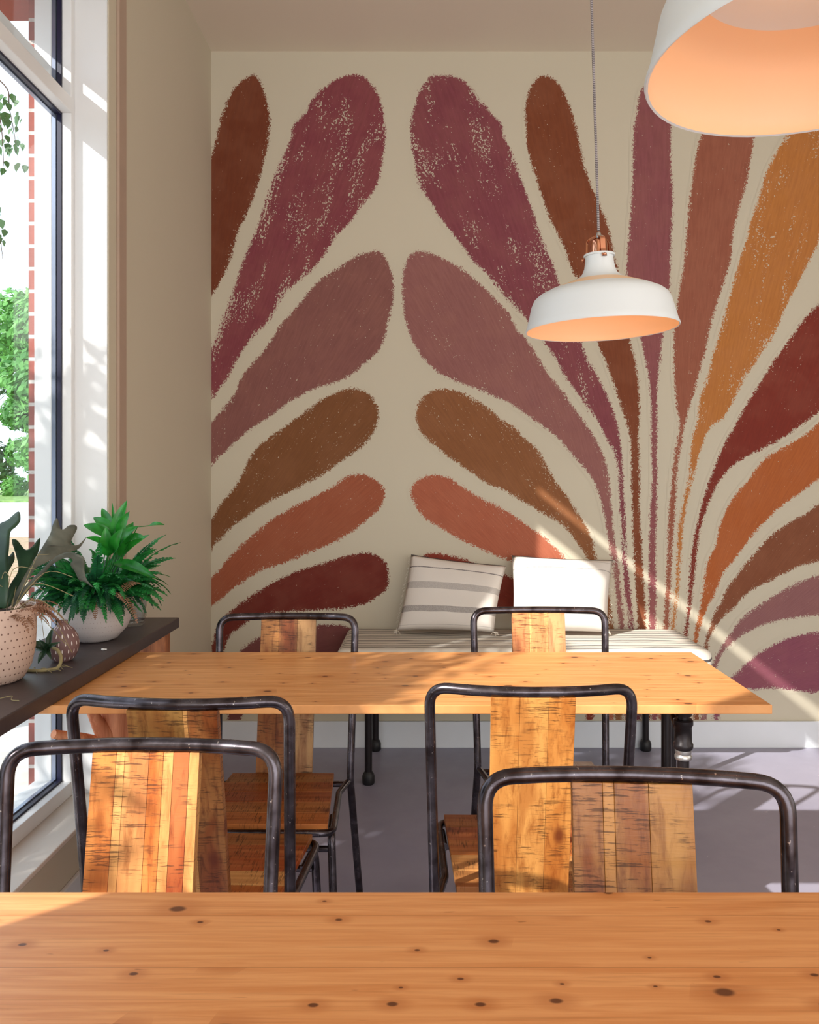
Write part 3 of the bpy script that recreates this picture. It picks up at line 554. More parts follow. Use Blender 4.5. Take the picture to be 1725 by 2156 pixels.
def pillow(label, corners, thick, bands, seed, tassels, name_mat):
    """corners bl, br, tr, tl as points in the place"""
    root = thing('throw_pillow', label, 'pillow', sum((Vector(c) for c in corners[:2]), Vector())/2)
    o0 = root.location; C4 = [Vector(c)-o0 for c in corners]; n = 28; vs = []; wv = []; fs = []
    nor = (C4[1]-C4[0]).cross(C4[3]-C4[0]).normalized()
    if nor.y > 0: nor = -nor
    for side in (1, -1):
        for j in range(n+1):
            for i in range(n+1):
                u, v = i/n, j/n
                a, b = 2*u-1, 2*v-1
                pu = 0.5+a*0.5*(1-0.035*(1-b*b)**1.0*abs(a)**2); pv = 0.5+b*0.5*(1-0.045*(1-a*a)*abs(b)**2)
                p = C4[0]*(1-pu)*(1-pv)+C4[1]*pu*(1-pv)+C4[2]*pu*pv+C4[3]*(1-pu)*pv
                h = thick*max(0.0, (1-abs(a)**2.6))**0.55*max(0.0, (1-abs(b)**2.6))**0.55
                h *= (1.0 if side > 0 else 0.55); h += 0.006*noise.noise(Vector((u*5+seed, v*5, side)))*(1-max(abs(a), abs(b))**4)
                h += 0.003 if max(abs(a), abs(b)) < 1 else 0
                vs.append(p+nor*h*side); wv.append((u, v, 0))
    m = (n+1)*(n+1)
    for k in range(2):
        for j in range(n):
            for i in range(n):
                q = (k*m+j*(n+1)+i, k*m+j*(n+1)+i+1, k*m+(j+1)*(n+1)+i+1, k*m+(j+1)*(n+1)+i); fs.append(q if k == 0 else q[::-1])
    me = bpy.data.meshes.new('cover'); me.from_pydata([tuple(p) for p in vs], [], fs); a = me.attributes.new('weave', 'FLOAT_VECTOR', 'POINT'); a.data.foreach_set('vector', [x for t in wv for x in t])
    bm = bmesh.new(); bm.from_mesh(me); bmesh.ops.remove_doubles(bm, verts=bm.verts, dist=0.0004); bmesh.ops.recalc_face_normals(bm, faces=bm.faces); bm.to_mesh(me); bm.free()
    for p in me.polygons: p.use_smooth = True
    me.materials.append(mat_pillow(name_mat, bands)); c = bpy.data.objects.new('cover', me); COL.objects.link(c); c.parent = root
    g = G(); rnd = random.Random(seed)
    for (ci, cnt) in tassels:
        for k in range(cnt):
            p = C4[ci]; d = Vector((rnd.uniform(-1,1), rnd.uniform(-0.7,0.1), -rnd.uniform(0.1,0.9))).normalized()*rnd.uniform(0.012, 0.035)
            q = p+d
            if (o0+q).z < 0.574: q.z = 0.574-o0.z
            g.tube([p, (p+q)/2+Vector((0,0,0.003)), q], 0.0013, 5)
        g.build('tassel', M['cloth_thread'], root); g = G()
    # loose fringe down the open side edge, and the seam cord along the top
    ea, eb = (C4[0], C4[3]) if seed == 1 else (C4[1], C4[2]); sx = -1 if seed == 1 else 1
    for k in range(34):
        t_ = (k+rnd.random())/34; p = ea.lerp(eb, t_)
        q = p+Vector((sx*rnd.uniform(0.004, 0.014), rnd.uniform(-0.006, 0.004), -rnd.uniform(0.004, 0.02))); q.z = max(q.z, 0.574-o0.z)
        g.tube([p, q], 0.0009, 4)
    g.build('fringe', M['cloth_thread'], root)
    g = G(); pts = [C4[3].lerp(C4[2], k/24)+nor*0.001+Vector((0, 0, -0.006*math.sin(PI*k/24))) for k in range(25)]; g.tube(pts, 0.0014, 6)
    g.build('seam_cord', M['dark_thread'], root)
    return root
M['cloth_thread'] = simple('cream_thread', rgb(214, 204, 190), 0.9); M['dark_thread'] = simple('dark_thread', rgb(70, 62, 62), 0.9)
pillow('tilted off-white throw pillow with two grey bands on the bench',
       [at(836,1327,3.63), at(1040,1331,3.58), at(1066,1192,3.755), at(866,1168,3.765)], 0.060, [(0.22,0.30,0.62),(0.53,0.62,0.45),(0.82,0.835,0.9),(0.05,0.058,0.3)], 1, [(0, 9), (1, 6), (2, 2)], 'pillow_cloth_banded')
pillow('upright white sunlit throw pillow, right of the grey banded one on the bench',
       [at(1079,1333,3.57), at(1279,1331,3.60), at(1291,1180,3.765), at(1078,1170,3.755)], 0.065, [(0.80,0.812,0.6),(0.93,0.94,0.3)], 2, [(1, 9), (0, 4), (2, 4)], 'pillow_cloth_plain')

# ------------------------------------------------------------------ pendant lamps
def lamp(label, X, Y, Zr, tilt, watts):
    L = thing('pendant_lamp', label, 'lamp', (X, Y, Zr)); L.rotation_euler = tilt
    outer = [(0.190,0.000),(0.1915,0.003),(0.186,0.018),(0.1795,0.045),(0.1735,0.070),(0.167,0.085),(0.155,0.096),(0.132,0.108),(0.105,0.119),(0.075,0.131),(0.054,0.142),(0.044,0.153),(0.0385,0.167),(0.0355,0.185),(0.0345,0.200),(0.0345,0.203)]
    outer = [(r, z*0.925) for r, z in outer]
    inner = [(r-0.0025, z+0.0012) for r, z in outer]
    prof = inner[::-1]+outer; k = len(inner)
    g = G(); vs = G.lathe; seg = 64
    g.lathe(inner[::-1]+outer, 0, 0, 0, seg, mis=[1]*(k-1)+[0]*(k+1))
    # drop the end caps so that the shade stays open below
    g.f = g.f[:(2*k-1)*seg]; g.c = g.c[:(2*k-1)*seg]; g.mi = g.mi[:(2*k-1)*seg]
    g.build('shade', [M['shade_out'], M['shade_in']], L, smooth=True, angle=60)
    D = -0.0155
    g = G(); g.lathe([(0.0005,0.200+D),(0.0385,0.200+D),(0.0395,0.2025+D),(0.0385,0.205+D),(0.0005,0.205+D)], 0, 0, 0, 40); g.build('collar', M['shade_out'], L, smooth=True)
    g = G(); g.lathe([(0.0005,0.2052+D),(0.0215,0.2052+D),(0.0215,0.228+D),(0.0200,0.238+D),(0.010,0.246+D),(0.0005,0.2475+D)], 0, 0, 0, 32); cap = g.build('cap', M['copper'], L, smooth=True)
    for k in range(3):
        a = 2*PI*k/3+0.62; ca, sa = math.cos(a), math.sin(a)
        g = G(); pts = fillet([(ca*0.0415, sa*0.0415, 0.192+D), (ca*0.0315, sa*0.0315, 0.212+D), (ca*0.0300, sa*0.0300, 0.243+D), (ca*0.006, sa*0.006, 0.2525+D)], [0.01, 0.012], 6)
        side = Vector((-sa, ca, 0)); vs = []; fs = []
        for p in pts:
            for w_, h_ in ((-0.0060, -0.0009), (0.0060, -0.0009), (0.0060, 0.0009), (-0.0060, 0.0009)):
                rad = Vector((ca, sa, 0.4)).normalized(); vs.append(p+side*w_+rad*h_)
        for i in range(len(pts)-1):
            for j in range(4): fs.append((i*4+j, i*4+(j+1) % 4, (i+1)*4+(j+1) % 4, (i+1)*4+j))
        g.add(vs, fs); g.build('arm', M['copper'], cap, smooth=True)
        g = G(); g.ball((ca*0.043, sa*0.043, 0.196+D), 0.0038, 10, 6); g.build('screw', M['copper'], cap, smooth=True)
    g = G(); g.lathe([(0.0005,0.245+D),(0.0066,0.245+D),(0.0066,0.256+D),(0.004,0.262+D),(0.0005,0.262+D)], 0, 0, 0, 16); g.build('cord_grip', M['steel'], L, smooth=True)
    g = G(); top = (CE-Zr)/math.cos(max(abs(tilt[0]), abs(tilt[1])))-0.004
    g.tube([(0,0,0.25),(0,0,(0.25+top)/2),(0,0,top-0.02)], 0.0033, 10); g.build('cord', M['cord'], L, smooth=True)
    g = G(); g.lathe([(0.0005,0),(0.012,0),(0.03,0.012),(0.045,0.035),(0.046,0.04)][::1], 0, 0, top-0.05, 24); g.build('canopy', M['shade_out'], L, smooth=True)
    g = G(); g.ball((0,0,0.092), 0.028, 20, 12, (1,1,1.15)); g.build('bulb', M['bulb'], L, smooth=True)
    ld = bpy.data.lights.new('bulb_light', 'POINT'); ld.energy = watts; ld.color = (1.0, 0.56, 0.27); ld.shadow_soft_size = 0.03
    lo = bpy.data.objects.new('bulb_light', ld); COL.objects.link(lo); lo.parent = L; lo.location = (0, 0, 0.055)
    return L
lamp('white dome pendant lamp with copper cap hanging over the farther table', 0.446, 2.038, 1.652, (math.radians(0.6), math.radians(-1.9), 0), 0.45)
lamp('large near pendant lamp glowing orange inside, cut off by the top right corner', 0.418, 0.81, 1.70, (math.radians(0.5), math.radians(-2.8), 0), 0.27)

# ------------------------------------------------------------------ plant shelf
SZ = 0.81
g = G()
pl = [(-1.113, 0.40), (-0.824, 0.40), (-0.824, 2.71), (-1.005, 2.71), (-1.005, 2.578), (-1.113, 2.578)]
vs = [(x, y, SZ-0.034) for x, y in pl]+[(x, y, SZ) for x, y in pl]; n = len(pl)
g.add(vs, [tuple(range(n))[::-1], tuple(range(n, 2*n))]+[(i, (i+1) % n, n+(i+1) % n, n+i) for i in range(n)])
sh = thing('window_shelf', 'dark stone shelf along the window holding the potted plants', 'shelf', (0,0,0)); g.build('shelf_board', M['slate'], sh, bevel=0.003)
def mat_log(name, c1, c2):
    t = NT(name); c = t.co(scale=(14, 14, 2.2)); n = t.noise(c, 2, 5, 0.65, 0.8); t.base(t.mix(t.ramp(n, 0.3, 0.7), c1, c2)); t.rough(0.55); t.bump(n, 0.4, 0.004); return t.m
M['log'] = mat_log('peeled_log', rgb(186, 108, 72), rgb(240, 168, 124)); M['log2'] = mat_log('shelf_post_wood', rgb(130, 72, 40), rgb(196, 122, 74))
g = G(); g.box(-0.892, -0.842, 2.62, 2.67, 0, SZ-0.0345); g.build('support_post', M['log2'], sh, bevel=0.004)
g = G(); g.box(-0.955, -0.895, 2.64, 2.68, 0, SZ-0.0345); g.build('support_post', M['log2'], sh, bevel=0.004)
g = G(); g.box(-0.90, -0.85, 0.5, 0.55, 0, SZ-0.0345); g.build('support_post', M['log2'], sh, bevel=0.004)
# driftwood log beneath the table end
def rough_tube(g, pts, rs, seed, seg=18):
    P = catmull(pts, 6); m = len(P); R = [rs[0]+(rs[-1]-rs[0])*i/(m-1) for i in range(m)] if len(rs) == 2 else list(np.interp(np.linspace(0, 1, m), np.linspace(0, 1, len(rs)), rs))
    k = len(g.v); g.tube(P, R, seg)
    for i in range(k, len(g.v)):
        v = Vector(g.v[i]); ax = P[min((i-k)//seg, m-1)]; d = (v-ax); f = 1+0.28*noise.noise(v*14+Vector((seed,)*3)); g.v[i] = tuple(ax+d*f)
dl = thing('driftwood_log', 'peeled orange driftwood log with branches under the left end of the table', 'log', (-0.81, 2.10, 0))
g = G(); rough_tube(g, [(-0.01,0,0),(0,0.01,0.25),(-0.005,0,0.5),(0.01,0,0.742)], [0.062, 0.050, 0.046, 0.050], 2.0); g.build('trunk', M['log'], dl, smooth=True)
g = G(); rough_tube(g, [(0.0,-0.03,0.60),(-0.012,-0.055,0.645),(-0.024,-0.08,0.70),(-0.032,-0.10,0.745)], [0.020, 0.015, 0.013], 3.0, 12); g.build('branch', M['log'], dl, smooth=True)
g = G(); rough_tube(g, [(-0.01,-0.03,0.60),(-0.035,-0.07,0.618),(-0.062,-0.11,0.640),(-0.088,-0.15,0.660)], [0.016, 0.013, 0.011], 5.0, 12); g.build('branch', M['log'], dl, smooth=True)

# ------------------------------------------------------------------ pots and plants
def mat_dots(name, c1, c2, na, nz_, rr, dot, z0=0.0, stagger=True, aspect=1.0, ux=1.0):
    t = NT(name); s = t.n('ShaderNodeSeparateXYZ'); t.l(t.co(), s.inputs[0])
    a = t.math('DIVIDE', t.math('ARCTAN2', s.outputs[1], s.outputs[0]), 2*PI); v = t.math('MULTIPLY', s.outputs[2], nz_); row = t.math('FLOOR', v)
    u = t.math('MULTIPLY', a, na)
    if stagger: u = t.math('ADD', u, t.math('MULTIPLY', t.math('MODULO', row, 2.0), 0.5))
    du = t.math('SUBTRACT', t.math('FRACT', u), 0.5); dv = t.math('SUBTRACT', t.math('FRACT', v), 0.5)
    d = t.math('SQRT', t.math('ADD', t.math('MULTIPLY', t.math('MULTIPLY', du, du), ux), t.math('MULTIPLY', t.math('MULTIPLY', dv, dv), aspect)))
    f = t.ramp(d, rr*0.7, rr, 1, 0); n = t.noise(t.co(), 20, 3)
    t.base(t.mix(f, t.mix(n, c1, c2), dot)); t.rough(0.55); t.bump(t.math('MULTIPLY', f, -1.0), 0.4, 0.002); return t.m
M['pot_pink'] = mat_dots('speckled_clay', rgb(196,166,150), rgb(214,186,170), 46, 62, 0.14, rgb(96, 62, 50))
M['pot_mauve'] = mat_dots('mauve_glaze', rgb(110,80,80), rgb(130,98,96), 16, 52, 0.26, rgb(236, 228, 224), aspect=0.7, ux=5.5)
M['pot_bowl'] = mat_dots('pale_stoneware', rgb(192,182,182), rgb(208,200,196), 70, 70, 0.10, rgb(168, 150, 146))
M['soil'] = simple('potting_soil', rgb(58, 38, 26), 0.95, var=0.3, vs=60, bump=0.8, bs=80)
def mat_leaf(name, c1, c2, rough=0.4, sub=0.0, vs=30):
    t = NT(name); n = t.noise(t.co(), vs, 3); t.base(t.mix(t.ramp(n, 0.3, 0.7), c1, c2)); t.rough(rough)
    t.b.inputs['Subsurface Weight'].default_value = 0.0
    # thin leaves let some light through
    tr = t.n('ShaderNodeBsdfTranslucent'); tr.inputs[0].default_value = tuple(min(1, x*1.3) for x in c2[:3])+(1,); mx = t.n('ShaderNodeMixShader'); mx.inputs[0].default_value = 0.28
    t.l(t.b.outputs[0], mx.inputs[1]); t.l(tr.outputs[0], mx.inputs[2]); t.l(mx.outputs[0], t.out.inputs[0]); return t.m
M['fern'] = mat_leaf('fern_green', rgb(26, 92, 44), rgb(48, 140, 66)); M['fern_dk'] = mat_leaf('fern_deep_green', rgb(22, 66, 44), rgb(40, 104, 66))
M['lily'] = mat_leaf('bright_green_leaf', rgb(22, 104, 30), rgb(50, 150, 50), 0.3); M['dry'] = mat_leaf('dry_fern', rgb(120, 84, 56), rgb(172, 128, 104), 0.8)
M['stag'] = mat_leaf('grey_green_antler_leaf', rgb(78, 84, 74), rgb(128, 130, 118), 0.55, vs=14); M['stag_g'] = mat_leaf('dark_green_antler_leaf', rgb(24, 52, 34), rgb(60, 88, 62), 0.4, vs=14)
M['root'] = simple('roots', rgb(150, 136, 96), 0.8)

def frond(g, base, d0, L, n=22, wid=0.022, droop=1.0, rnd=random, fat=1.0, lim=None):
    p = Vector(base); d = Vector(d0).normalized(); st = L/n; pts = [p.copy()]
    for i in range(n):
        d = (d+Vector((0,0,-1))*droop*(0.9/n)*(0.4+1.2*i/n)).normalized(); p = p+d*st
        if lim: p = lim(p)
        pts.append(p.copy())
    g.tube(pts[::3]+[pts[-1]], [0.0011]*len(pts[::3])+[0.0006], 4)
    side0 = Vector(d0).cross(Vector((0,0,1)))
    side0 = side0.normalized() if side0.length > 0.05 else Vector((rnd.uniform(-1,1), rnd.uniform(-1,1), 0)).normalized()
    side0 = Matrix.Rotation(rnd.uniform(-0.9, 0.9), 3, Vector(d0).normalized()) @ side0
    for i in range(2, n+1):
        t = i/n; T = (pts[i]-pts[i-1]).normalized() if (pts[i]-pts[i-1]).length > 1e-6 else Vector(d0)
        N = side0.cross(T).normalized(); l = wid*math.sin(PI*min(1, 0.16+0.84*t))**0.6*(1.0-0.35*t)+0.002; hw = st*0.46*fat
        for s in (-1, 1):
            D = (side0*s*1.0+T*0.35+N*rnd.uniform(-0.25, 0.15)-Vector((0,0,0.15))).normalized(); b = pts[i]
            m = b+D*l*0.5; e = b+D*l; a1 = m+T*hw+N*0.0008; a2 = m-T*hw+N*0.0008; b1 = b+T*hw*0.5; b2 = b-T*hw*0.5; e1 = b+D*l*0.86+T*hw*0.6; e2 = b+D*l*0.86-T*hw*0.6
            if lim: a1, a2, e, e1, e2 = map(lim, (a1, a2, e, e1, e2))
            g.add([b1, a1, e1, e, e2, a2, b2], [(0,1,2,3,4,5,6)])
def blade(g, base, tip, wid, arch=0.02, fold=0.25, n=10, up=Vector((0,0,1)), lim=None):
    base, tip = Vector(base), Vector(tip); ax = tip-base; L = ax.length; T = ax.normalized(); S = T.cross(up)
    S = S.normalized() if S.length > 0.1 else T.cross(Vector((0,1,0))).normalized(); N = S.cross(T).normalized(); rows = []
    for i in range(n+1):
        t = i/n; c = base+ax*t+N*arch*math.sin(PI*t)*1.0; w_ = wid*0.5*(math.sin(PI*min(1.0, t*0.93+0.035))**0.8)*(1.15-0.5*t) if 0 < i < n else 0.0006
        rows.append([c-S*w_+N*w_*fold, c-S*w_*0.5+N*w_*fold*0.35, c, c+S*w_*0.5+N*w_*fold*0.35, c+S*w_+N*w_*fold])
    if lim: rows = [[lim(p) for p in r] for r in rows]
    vs = [p for r in rows for p in r]; fs = [(i*5+j, i*5+j+1, (i+1)*5+j+1, (i+1)*5+j) for i in range(n) for j in range(4)]; g.add(vs, fs)
def slab_leaf(name, outline, d, mat, parent, bend, th=0.0016, off=Vector((0,0,0))):
    """lobed leaf: an outline at its own distance, filled, curved in depth and given thickness"""
    P = catmull([Vector((a, b, 0)) for a, b in outline], 4, True)
    bm = bmesh.new(); vs = [bm.verts.new((p.x*0.001, p.y*0.001, 0)) for p in P]
    for tri in tessellate_polygon([[Vector((p.x, p.y, 0)) for p in P]]):
        try: bm.faces.new([vs[k] for k in tri])
        except ValueError: pass
    for _ in range(2): bmesh.ops.subdivide_edges(bm, edges=[e for e in bm.edges if e.calc_length() > 0.009], cuts=1)
    bmesh.ops.triangulate(bm, faces=[f for f in bm.faces if len(f.verts) > 3])
    for v in bm.verts:
        px, py = v.co.x*1000, v.co.y*1000; dd = d+bend(px, py); v.co = at(px, py, dd)-parent.location+off
    me = bpy.data.meshes.new(name); bm.to_mesh(me); bm.free(); me.materials.append(mat)
    for p in me.polygons: p.use_smooth = True
    o = bpy.data.objects.new(name, me); COL.objects.link(o); o.parent = parent
    s = o.modifiers.new('thickness', 'SOLIDIFY'); s.thickness = th; return o
def crop3(pts): return [(x/3.594, 1040+y/3.594) for x, y in pts]
GX = -1.108
def shelf_lim(root):
    o0 = root.location.copy()
    def f(p):
        q = p+o0; q.x = max(q.x, GX if q.y < 2.575 else -1.004); q.y = q.y
        if 2.575 <= q.y and p.x+o0.x < -1.004: q.y = 2.575; q.x = max(p.x+o0.x, GX)
        if q.z < SZ+0.003 and q.x < -0.82: q.z = SZ+0.003
        if root.name == 'potted_fern' and q.y > 2.45: q.y = 2.45+(q.y-2.45)*0.3
        return q-o0
    return f
# --- fern bowl
fb = thing('potted_fern', 'bushy green fern in a round pale bowl on the far end of the window shelf', 'plant', (-0.955, 2.335, SZ))
lim = shelf_lim(fb)
prof = [(0.0005,0.002),(0.045,0.0),(0.062,0.006),(0.088,0.035),(0.104,0.072),(0.108,0.100),(0.103,0.128),(0.094,0.148),(0.090,0.150),(0.088,0.146),(0.097,0.122),(0.097,0.118),(0.0005,0.116)]
g = G(); g.lathe(prof, 0, 0, 0, 48); g.build('bowl', M['pot_bowl'], fb, smooth=True)
g = G(); g.lathe([(0.0005,0.138),(0.05,0.136),(0.090,0.128)], 0, 0, 0, 24); g.build('soil', M['soil'], fb, smooth=True)
rnd = random.Random(5)
g1, g2, g3 = G(), G(), G()
for k in range(150):
    a = rnd.uniform(0, 2*PI); el = rnd.uniform(-0.1, 1.15); r0 = rnd.uniform(0.01, 0.075); b = (r0*math.cos(a), r0*math.sin(a), 0.138)
    d = (math.cos(a)*math.cos(el), math.sin(a)*math.cos(el), math.sin(el)+0.25); L = rnd.uniform(0.11, 0.185)
    gg = g2 if (k % 3 == 0) else g1
    frond(gg, b, d, L, rnd.randint(15, 19), rnd.uniform(0.015, 0.021), rnd.uniform(0.5, 2.3), rnd, 1.25, lim)
for (tx, ty, dd) in ((1320,375,2.36),(1210,325,2.34),(1245,495,2.30),(1200,600,2.27),(1215,820,2.24),(590,915,2.21),(700,900,2.19),(910,1005,2.20),(345,790,2.2),(860,770,2.2),(210,600,2.22),(1140,720,2.22),(440,560,2.2),(1150,560,2.28),(330,640,2.22)):
    tip = at(tx/3.594, 1040+ty/3.594, dd)-fb.location; hd = Vector((tip.x, tip.y, 0)); b = hd*0.35 if hd.length*0.35 < 0.07 else hd.normalized()*0.07; b = Vector((b.x, b.y, 0.145))
    v = tip-b; L = v.length*1.08; pts_d = (v.normalized()+Vector((0,0,0.42))).normalized()
    frond(g1, b, pts_d, L, 20, 0.019, 1.05, rnd, 1.25, lim)
    for q in range(2):
        frond(g1, b, pts_d+Vector((rnd.uniform(-.3,.3), rnd.uniform(-.3,.3), rnd.uniform(-.2,.3))), L*rnd.uniform(0.75, 1.0), 18, 0.018, 1.1, rnd, 1.25, lim)
for k in range(64):
    a = rnd.uniform(-2.9, 0.6); b = (0.078*math.cos(a), 0.078*math.sin(a), 0.148); d = (math.cos(a), math.sin(a), rnd.uniform(0.1, 1.1)); frond(g2 if k % 3 else g1, b, d, rnd.uniform(0.06, 0.135), 15, 0.017, rnd.uniform(2.0, 3.4), rnd, 1.3, lim)
for k in range(16):
    a = rnd.uniform(0, 2*PI); b = (0.07*math.cos(a), 0.07*math.sin(a), 0.145); d = (math.cos(a), math.sin(a), rnd.uniform(-0.1, 0.6)); frond(g3, b, d, rnd.uniform(0.05, 0.10), 14, 0.010, 2.6, rnd, 0.7, lim)
for (tx, ty) in ((930,800),(1030,950),(1050,660),(720,930)):
    tip = at(tx/3.594, 1040+ty/3.594, 2.19)-fb.location; b = Vector((tip.x*0.6, tip.y*0.6, 0.15)); v = tip-b; frond(g3, b, v.normalized()+Vector((0,0,0.3)), v.length*1.1, 16, 0.012, 1.0, rnd, 0.6, lim)
g1.build('fronds', M['fern'], fb); tag(g2.build('fronds', M['fern_dk'], fb), 'darker green fronds'); tag(g3.build('dried_fronds', M['dry'], fb), 'dried pinkish brown fronds')
for (bx, by, tx, ty, w_, dd, ar) in ((850,330,632,235,0.040,2.33,0.010),(860,300,708,178,0.036,2.36,0.010),(850,290,772,108,0.030,2.40,0.004),(870,330,850,68,0.012,2.42,0.0),(850,330,962,48,0.034,2.34,0.006),(900,330,980,133,0.034,2.31,0.008),
                             (900,400,1045,245,0.040,2.30,0.014),(960,380,1100,330,0.036,2.28,0.012),(930,480,1130,310,0.030,2.27,0.010),(800,420,650,330,0.030,2.26,0.012),(900,470,1010,215,0.050,2.35,0.016),(860,520,1180,640,0.040,2.24,0.014),(820,470,800,250,0.044,2.30,0.014),(880,470,930,260,0.046,2.27,0.014)):
    b = at(bx/3.594, 1040+by/3.594, 2.335)-fb.location; t_ = at(tx/3.594, 1040+ty/3.594, dd)-fb.location
    g = G(); root_p = Vector((b.x*0.35, b.y*0.35, 0.14)); g.tube([root_p, (root_p+b)/2+Vector((0,0,0.005)), b], 0.0016, 6); blade(g, b, t_, w_, ar, 0.35, 10, Vector((0.2,-0.75,0.6)), lim); g.build('leaf', M['lily'], fb, smooth=True)
g = G(); b = at(1040/3.594, 1040+250/3.594, 2.30)-fb.location; t_ = at(1245/3.594, 1040+234/3.594, 2.27)-fb.location; mid = at(1130/3.594, 1040+240/3.594, 2.28)-fb.location
g.tube([Vector((0.03,0,0.14)), b, mid], 0.0015, 6); blade(g, mid, t_, 0.015, 0.006, 0.3, 10, Vector((0.2,-0.7,0.6)), lim); g.build('leaf', M['lily'], fb, smooth=True)

# --- glass jar behind the bowl
jr = thing('glass_jar', 'clear ribbed glass jar at the shelf end behind the fern', 'jar', (-0.935, 2.565, SZ))
g = G(); g.lathe([(0.0005,0.001),(0.038,0.001),(0.043,0.006),(0.045,0.012),(0.043,0.018),(0.046,0.024),(0.044,0.031),(0.047,0.038),(0.045,0.045),(0.048,0.06),(0.053,0.10),(0.052,0.15),(0.046,0.172),(0.046,0.185),(0.043,0.185),(0.043,0.170),(0.049,0.15),(0.050,0.10),(0.044,0.05),(0.040,0.012),(0.0005,0.010)], 0, 0, 0, 40); g.build('glass', M['jar'], jr, smooth=True)
g = G(); g.lathe([(0.0465,0.176),(0.0475,0.179),(0.0475,0.186),(0.0465,0.189),(0.0455,0.186),(0.0455,0.179),(0.0465,0.176)], 0, 0, 0, 32); g.f = g.f[:6*32]; g.c = g.c[:6*32]; g.mi = g.mi[:6*32]; g.build('rim', M['jar'], jr, smooth=True)
# --- small mauve vase
mv = thing('bud_vase', 'small round mauve vase with white dashes between the two larger pots', 'vase', (-0.930, 2.072, SZ))
g = G(); g.lathe([(0.0005,0.001),(0.020,0.0),(0.030,0.008),(0.0385,0.028),(0.0405,0.045),(0.037,0.064),(0.026,0.082),(0.014,0.092),(0.0115,0.098),(0.0135,0.103),(0.0110,0.103),(0.009,0.097),(0.010,0.09),(0.0005,0.085)], 0, 0, 0, 40); g.build('body', M['pot_mauve'], mv, smooth=True)
# --- staghorn fern in pink pot
sf = thing('potted_staghorn_fern', 'staghorn fern with grey-green antler leaves in a dotted pink clay pot', 'plant', (-1.005, 1.86, SZ))
g = G(); g.lathe([(0.0005,0.002),(0.062,0.0),(0.074,0.006),(0.090,0.035),(0.098,0.075),(0.100,0.12),(0.099,0.170),(0.098,0.173),(0.095,0.172),(0.0945,0.150),(0.0005,0.148)], 0, 0, 0, 48); g.build('pot', M['pot_pink'], sf, smooth=True)
g = G(); g.lathe([(0.0005,0.158),(0.093,0.152)], 0, 0, 0, 24); g.build('soil', M['soil'], sf, smooth=True)
def bnd(cx_, cy_, k, kx=0.0): return lambda px, py: k*((px-cx_)**2+(py-cy_)**2)/1e4+kx*(px-cx_)/100.0
slab_leaf('leaf', crop3([(200,590),(240,530),(290,450),(340,370),(380,300),(400,230),(430,185),(455,260),(480,270),(520,240),(570,240),(580,270),(550,330),(535,370),(560,390),(600,380),(650,330),(600,410),(530,440),(430,480),(330,530),(260,575),(150,760),(90,840),(60,840),(130,720)]), 1.93, M['stag'], sf, bnd(60, 1260, 0.05, 0.06))
slab_leaf('leaf', crop3([(90,350),(130,350),(190,420),(240,400),(290,340),(305,345),(290,440),(250,510),(190,610),(120,740),(70,850),(30,850),(70,700),(130,600),(140,540),(120,450)]), 1.88, M['stag_g'], sf, bnd(40, 1260, -0.04, 0.02))
slab_leaf('leaf', crop3([(0,230),(60,200),(140,135),(155,200),(120,250),(80,290),(70,400),(60,520),(66,650),(50,850),(0,860),(-60,860),(-70,700),(-50,300)]), 1.82, M['stag_g'], sf, bnd(0, 1270, 0.05, -0.03))
slab_leaf('leaf', crop3([(330,560),(430,470),(530,440),(620,470),(640,500),(640,580),(660,650),(705,705),(640,665),(600,650),(570,590),(535,535),(550,500),(500,480),(400,530),(320,620),(240,700),(120,840),(90,840),(170,720)]), 1.95, M['stag'], sf, bnd(80, 1260, -0.03, 0.05))
slab_leaf('leaf', crop3([(-80,420),(-60,300),(-150,260),(-120,240),(-40,250),(0,330),(60,470),(100,440),(110,500),(60,600),(40,700),(30,850),(-40,850),(-20,650)]), 1.95, M['stag_g'], sf, bnd(0, 1270, 0.06, 0.0))
rnd = random.Random(9); g = G(); 
for k in range(14):
    a = rnd.uniform(-1.6, 1.2); b = Vector((0.05*math.cos(a), 0.05*math.sin(a), 0.155)); e = Vector((0.10*math.cos(a)+rnd.uniform(0,0.09), 0.10*math.sin(a)+rnd.uniform(-0.03,0.1), rnd.uniform(0.02, 0.30)))
    m_ = (b+e)/2+Vector((rnd.uniform(-.02,.03), rnd.uniform(-.03,.03), 0.05)); g.tube([p for p in catmull([b, m_, e], 5)], 0.0008, 4)
g.build('wiry_stems', M['root'], sf)
g = G()
for k in range(22):
    a = rnd.uniform(-0.6, 1.4); b = (0.075*math.cos(a), 0.075*math.sin(a), 0.155); d = (math.cos(a), math.sin(a), rnd.uniform(0.0, 0.9)); frond(g, b, d, rnd.uniform(0.05, 0.11), 14, 0.010, 2.0, rnd, 0.7, shelf_lim(sf))
g.build('fronds', M['dry'], sf)
